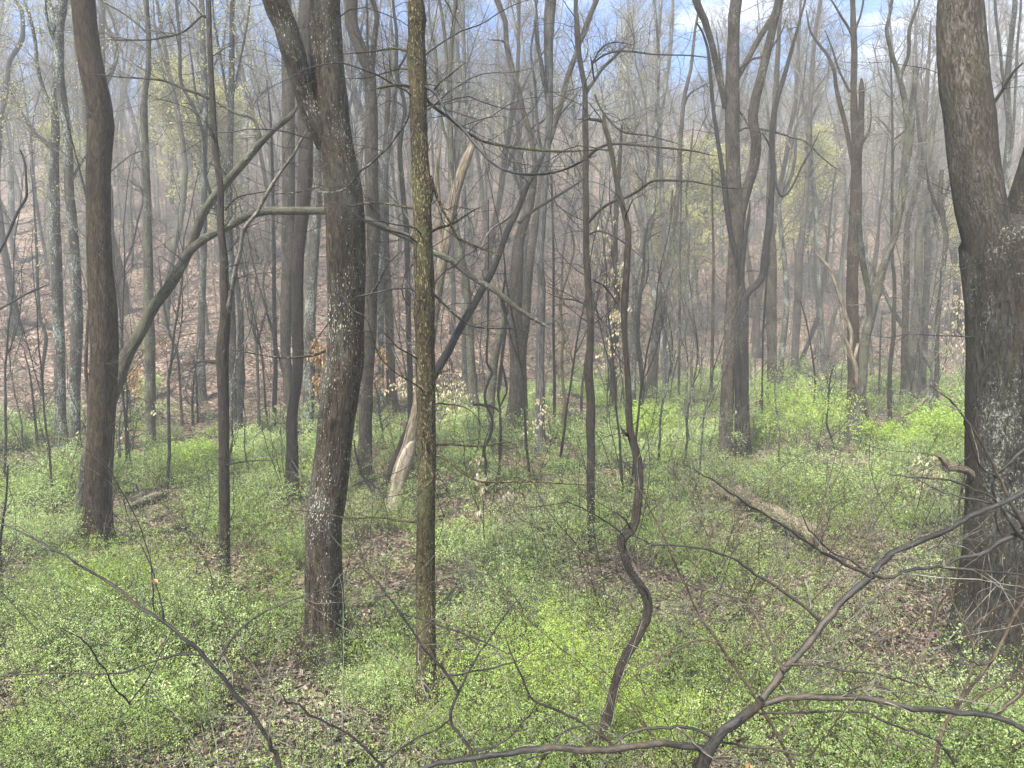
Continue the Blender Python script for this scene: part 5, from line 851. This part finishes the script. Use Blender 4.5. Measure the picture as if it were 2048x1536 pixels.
def place_tree(k, x, y, sc, rz=None):
    z = float(terr(x, y)); rz = rng.uniform(0, 6.28) if rz is None else rz
    if firstk[k]:
        r = kinds[k][0]; r.location = (x, y, z); r.rotation_euler = (0, 0, rz); r.scale = (sc,)*3; r['label'] = kinds[k][1]; r['group'] = kinds[k][2]; firstk[k] = False
    else: dup(kinds[k][0], (x, y, z), rz, sc, kinds[k][1], kinds[k][2])
pole = [(proto_tree(7.5, .035, 201, 'wet', 'twigdark', 1, lo=.15, nb=16, lean=.08, full=False), 'thin dark leafless sapling among the big trunks of the valley', 'thin dark saplings in the valley'),
        (proto_tree(9, .045, 202, 'tan', 'twig', 0, lo=.15, nb=20, lean=.05, full=False), 'slender pale brown sapling with short side twigs in the valley', 'slender pale saplings in the valley'),
        (proto_tree(5.5, .03, 203, 'grey', 'twig', 2, lo=.1, nb=14, lean=.12, full=False), 'small grey sapling with spreading forked twigs in the valley', 'small grey saplings in the valley')]
fp = [True]*3
for x, y in zip(*scatter(85, 12.5, 42, .7)):
    k = int(rng.integers(0, 3)); sc = rng.uniform(.7, 1.25); z = float(terr(x, y))
    if fp[k]:
        r = pole[k][0]; r.location = (x, y, z); r.scale = (sc,)*3; r['label'] = pole[k][1]; r['group'] = pole[k][2]; r['category'] = 'sapling'; r.name = 'bare_sapling'; fp[k] = False
    else: dup(pole[k][0], (x, y, z), rng.uniform(0, 6.28), sc, pole[k][1], pole[k][2])
# the yellow-green leafing trees the photo shows
for (px, py, Y, sc) in ((470, 560, 44, 1.1), (500, 600, 47, 1.0), (1405, 640, 52, 1.15), (1350, 620, 50, .9), (1530, 560, 56, 1.1), (1900, 620, 50, .9), (215, 560, 50, .8), (1600, 520, 60, 1.0), (1290, 560, 62, .9), (1010, 500, 75, .9), (90, 480, 56, .8)):
    p = at(px, py, Y); place_tree(7, p[0], Y, sc)
tries = 0
while len(placed) < 195 and tries < 6000:
    tries += 1; u = rng.random(); y = 34+u**.9*62; x = rng.uniform(-1, 1)*(y*.76+2)
    if any((x-a_)**2+(y-b_)**2 < (1.3+.02*y)**2 for a_, b_ in placed): continue
    if y < 40 and x > -4 and rng.random() < .5: continue
    placed.append((x, y)); k = int(rng.choice(7, p=[.2, .2, .12, .16, .1, .07, .15])); place_tree(k, x, y, rng.uniform(.75, 1.1))
for i in range(16):
    y = rng.uniform(30, 62); x = rng.uniform(-.75, .75)*y; an = rng.uniform(0, PI); L_ = rng.uniform(2, 6); t_ = np.linspace(-.5, .5, 14); r_ = rng.uniform(.07, .17); P = np.stack([x+np.cos(an)*L_*t_, y+np.sin(an)*L_*t_*.6, 0*t_], 1); P[:, 2] = terr(P[:, 0], P[:, 1])+r_*.7; P[[0, -1]] = P[[1, -2]]+(P[[0, -1]]-P[[1, -2]])*.1
    th = Thing('fallen_log', (x, y, float(terr(x, y))), 'x', 'log', 'dead logs on the slope'); A_ = Acc(); Rr = np.full(14, r_)*np.linspace(1, .6, 14); Rr[0] = Rr[-1] = .01; trunk_tube(A_, P, Rr, 9, 0, .12, i); th.part(A_, 'trunk', M['log' if i % 2 else 'wet'])
# the mass of woods farther up, one object
far = Acc(); nfar = 2500
fy = 48+rng.random(nfar)**.55*112; fx = rng.uniform(-1, 1, nfar)*(fy*.85+6); fz = terr(fx, fy); K = 9; h = rng.uniform(10, 17, nfar)*(1-.42*sst(78, 104, fy)); P = np.zeros((nfar, K, 3)); d = unit(rng.normal(size=(nfar, 3))*np.array([.05, .05, 0])+np.array([0, 0, 1.])); P[:, 0] = np.stack([fx, fy, fz-.4], 1)
for k in range(1, K): P[:, k] = P[:, k-1]+d*(h/(K-1))[:, None]; d = unit(d+rng.normal(size=d.shape)*.06+np.array([0, 0, .06]))
R = (rng.uniform(.06, .17, nfar))[:, None]*np.linspace(1, .15, K)[None]; far.tubes(P, R, 6)
crown(far, P, R, [dict(n=9, length=(1.6, 5), rad=.04, tmin=.3, along=.8, up=.7, curl=.2, K=5, sides=3, skill=.3), dict(n=6, length=(.8, 2.2), rad=.016, along=.8, up=.4, curl=.2, K=4, sides=3), dict(n=5, length=(.4, 1.3), rad=.010, along=.8, up=.3, curl=.2, K=2, sides=3)])
nb_ = 1500; fy = 34+rng.random(nb_)**.8*60; fx = rng.uniform(-.75, 1, nb_)*(fy*.8+4); h = rng.uniform(2.5, 7, nb_); K = 6; P = np.zeros((nb_, K, 3)); P[:, 0] = np.stack([fx, fy, terr(fx, fy)-.2], 1); d = unit(rng.normal(size=(nb_, 3))*np.array([.12, .12, 0])+np.array([0, 0, 1.]))
for k in range(1, K): P[:, k] = P[:, k-1]+d*(h/(K-1))[:, None]; d = unit(d+rng.normal(size=d.shape)*.09)
R = rng.uniform(.018, .045, nb_)[:, None]*np.linspace(1, .2, K)[None]; far.tubes(P, R, 5)
crown(far, P, R, [dict(n=9, length=(.6, 2.4), rad=.015, tmin=.15, along=.7, up=.4, curl=.2, K=5, sides=3, skill=.3), dict(n=5, length=(.3, 1.0), rad=.008, along=.8, up=.2, curl=.2, K=3, sides=3)])
o = far.obj('far_woods', M['twig']); tag(o, 'mass of thin grey leafless trees filling the hazy slope', 'woods', kind='stuff')
# labels of the copies: kind, nearest landmark trunk, depth rank
LM = [(200, 'the crooked trunk'), (446, 'the thin forked trunk'), (595, 'the close three trunks'), (690, 'the double tree'), (848, 'the yellow trunk'), (1040, 'the central V tree'), (1174, 'the slender reddish tree'), (1252, 'the serpent-like stem'), (1472, 'the many-limbed tree'), (1600, 'the lone greyish tree'), (1710, 'the purplish trunk'), (1837, 'the scarred mossy trunk'), (1960, 'the massive trunk')]
short = {k[2]: l for k, l in zip(kinds, ('tall grey forked tree', 'straight pale brown tree', 'big brown limbed tree', 'slim dark leaning tree', 'mossy budding tree', 'grey tree with reddish buds', 'thin understory tree', 'small yellow-green leafing tree'))}
short.update({g_: l for g_, l in zip(bgrp, ('bare grey-brown shrub', 'low sparse-leaved shrub', 'tall dark leafless shrub', 'bright-tipped low shrub', 'open dark-stemmed leafy shrub', 'tan leafless shrub'))})
short.update({p[2]: l for p, l in zip(pole, ('thin dark sapling', 'slender pale brown sapling', 'small grey forked sapling'))})
short['dead logs on the slope'] = 'dead log lying on the brown slope'
bins = {}
for o in list(C.objects):
    if o.get('group') in short:
        x, y, z = o.location; px = 1024+F*x/y*math.cos(PITCH)
        k = min(range(len(LM)), key=lambda i: abs(LM[i][0]-px)); side = 'left' if px < LM[k][0] else 'right'
        bins.setdefault((o['group'], k, side), []).append((y, o))
RK = {1: [''], 2: [', nearer one', ', farther one'], 3: [', nearest', ', middle one', ', farthest']}
ORD = ['nearest', 'second nearest', 'third nearest', 'fourth nearest', 'fifth nearest', 'sixth nearest', 'seventh nearest', 'eighth nearest', 'ninth nearest', 'tenth nearest']
for (g_, k, side), os_ in bins.items():
    os_.sort(key=lambda q: q[0])
    for i, (y, o) in enumerate(os_):
        rk = RK[len(os_)][i] if len(os_) in RK else ', '+(ORD[i] if i < len(ORD) else 'farthest')
        o['label'] = short[g_]+(' on the slope' if o['category'] == 'tree' else '')+', '+side+' of '+LM[k][1]+rk
# ------------------------------------------------------------------ haze
bpy.ops.mesh.primitive_cube_add(size=1); hz = bpy.context.object; hz.name = 'haze'; hz.location = (90, 90, 22); 
hx0, hx1, hy0, hy1, hz0, hz1 = -600, 600, -240, 900, -4, 54
hz.location = ((hx0+hx1)/2, (hy0+hy1)/2, (hz0+hz1)/2); hz.scale = (hx1-hx0, hy1-hy0, hz1-hz0)
m, t, o = newmat('haze'); pv = N(t, 'ShaderNodeVolumePrincipled'); pv.inputs['Color'].default_value = (.96, .96, .95, 1); pv.inputs['Density'].default_value = .0031; pv.inputs['Anisotropy'].default_value = .2
t.links.new(pv.outputs[0], o.inputs['Volume']); hz.data.materials.append(m); tag(hz, kind='stuff')
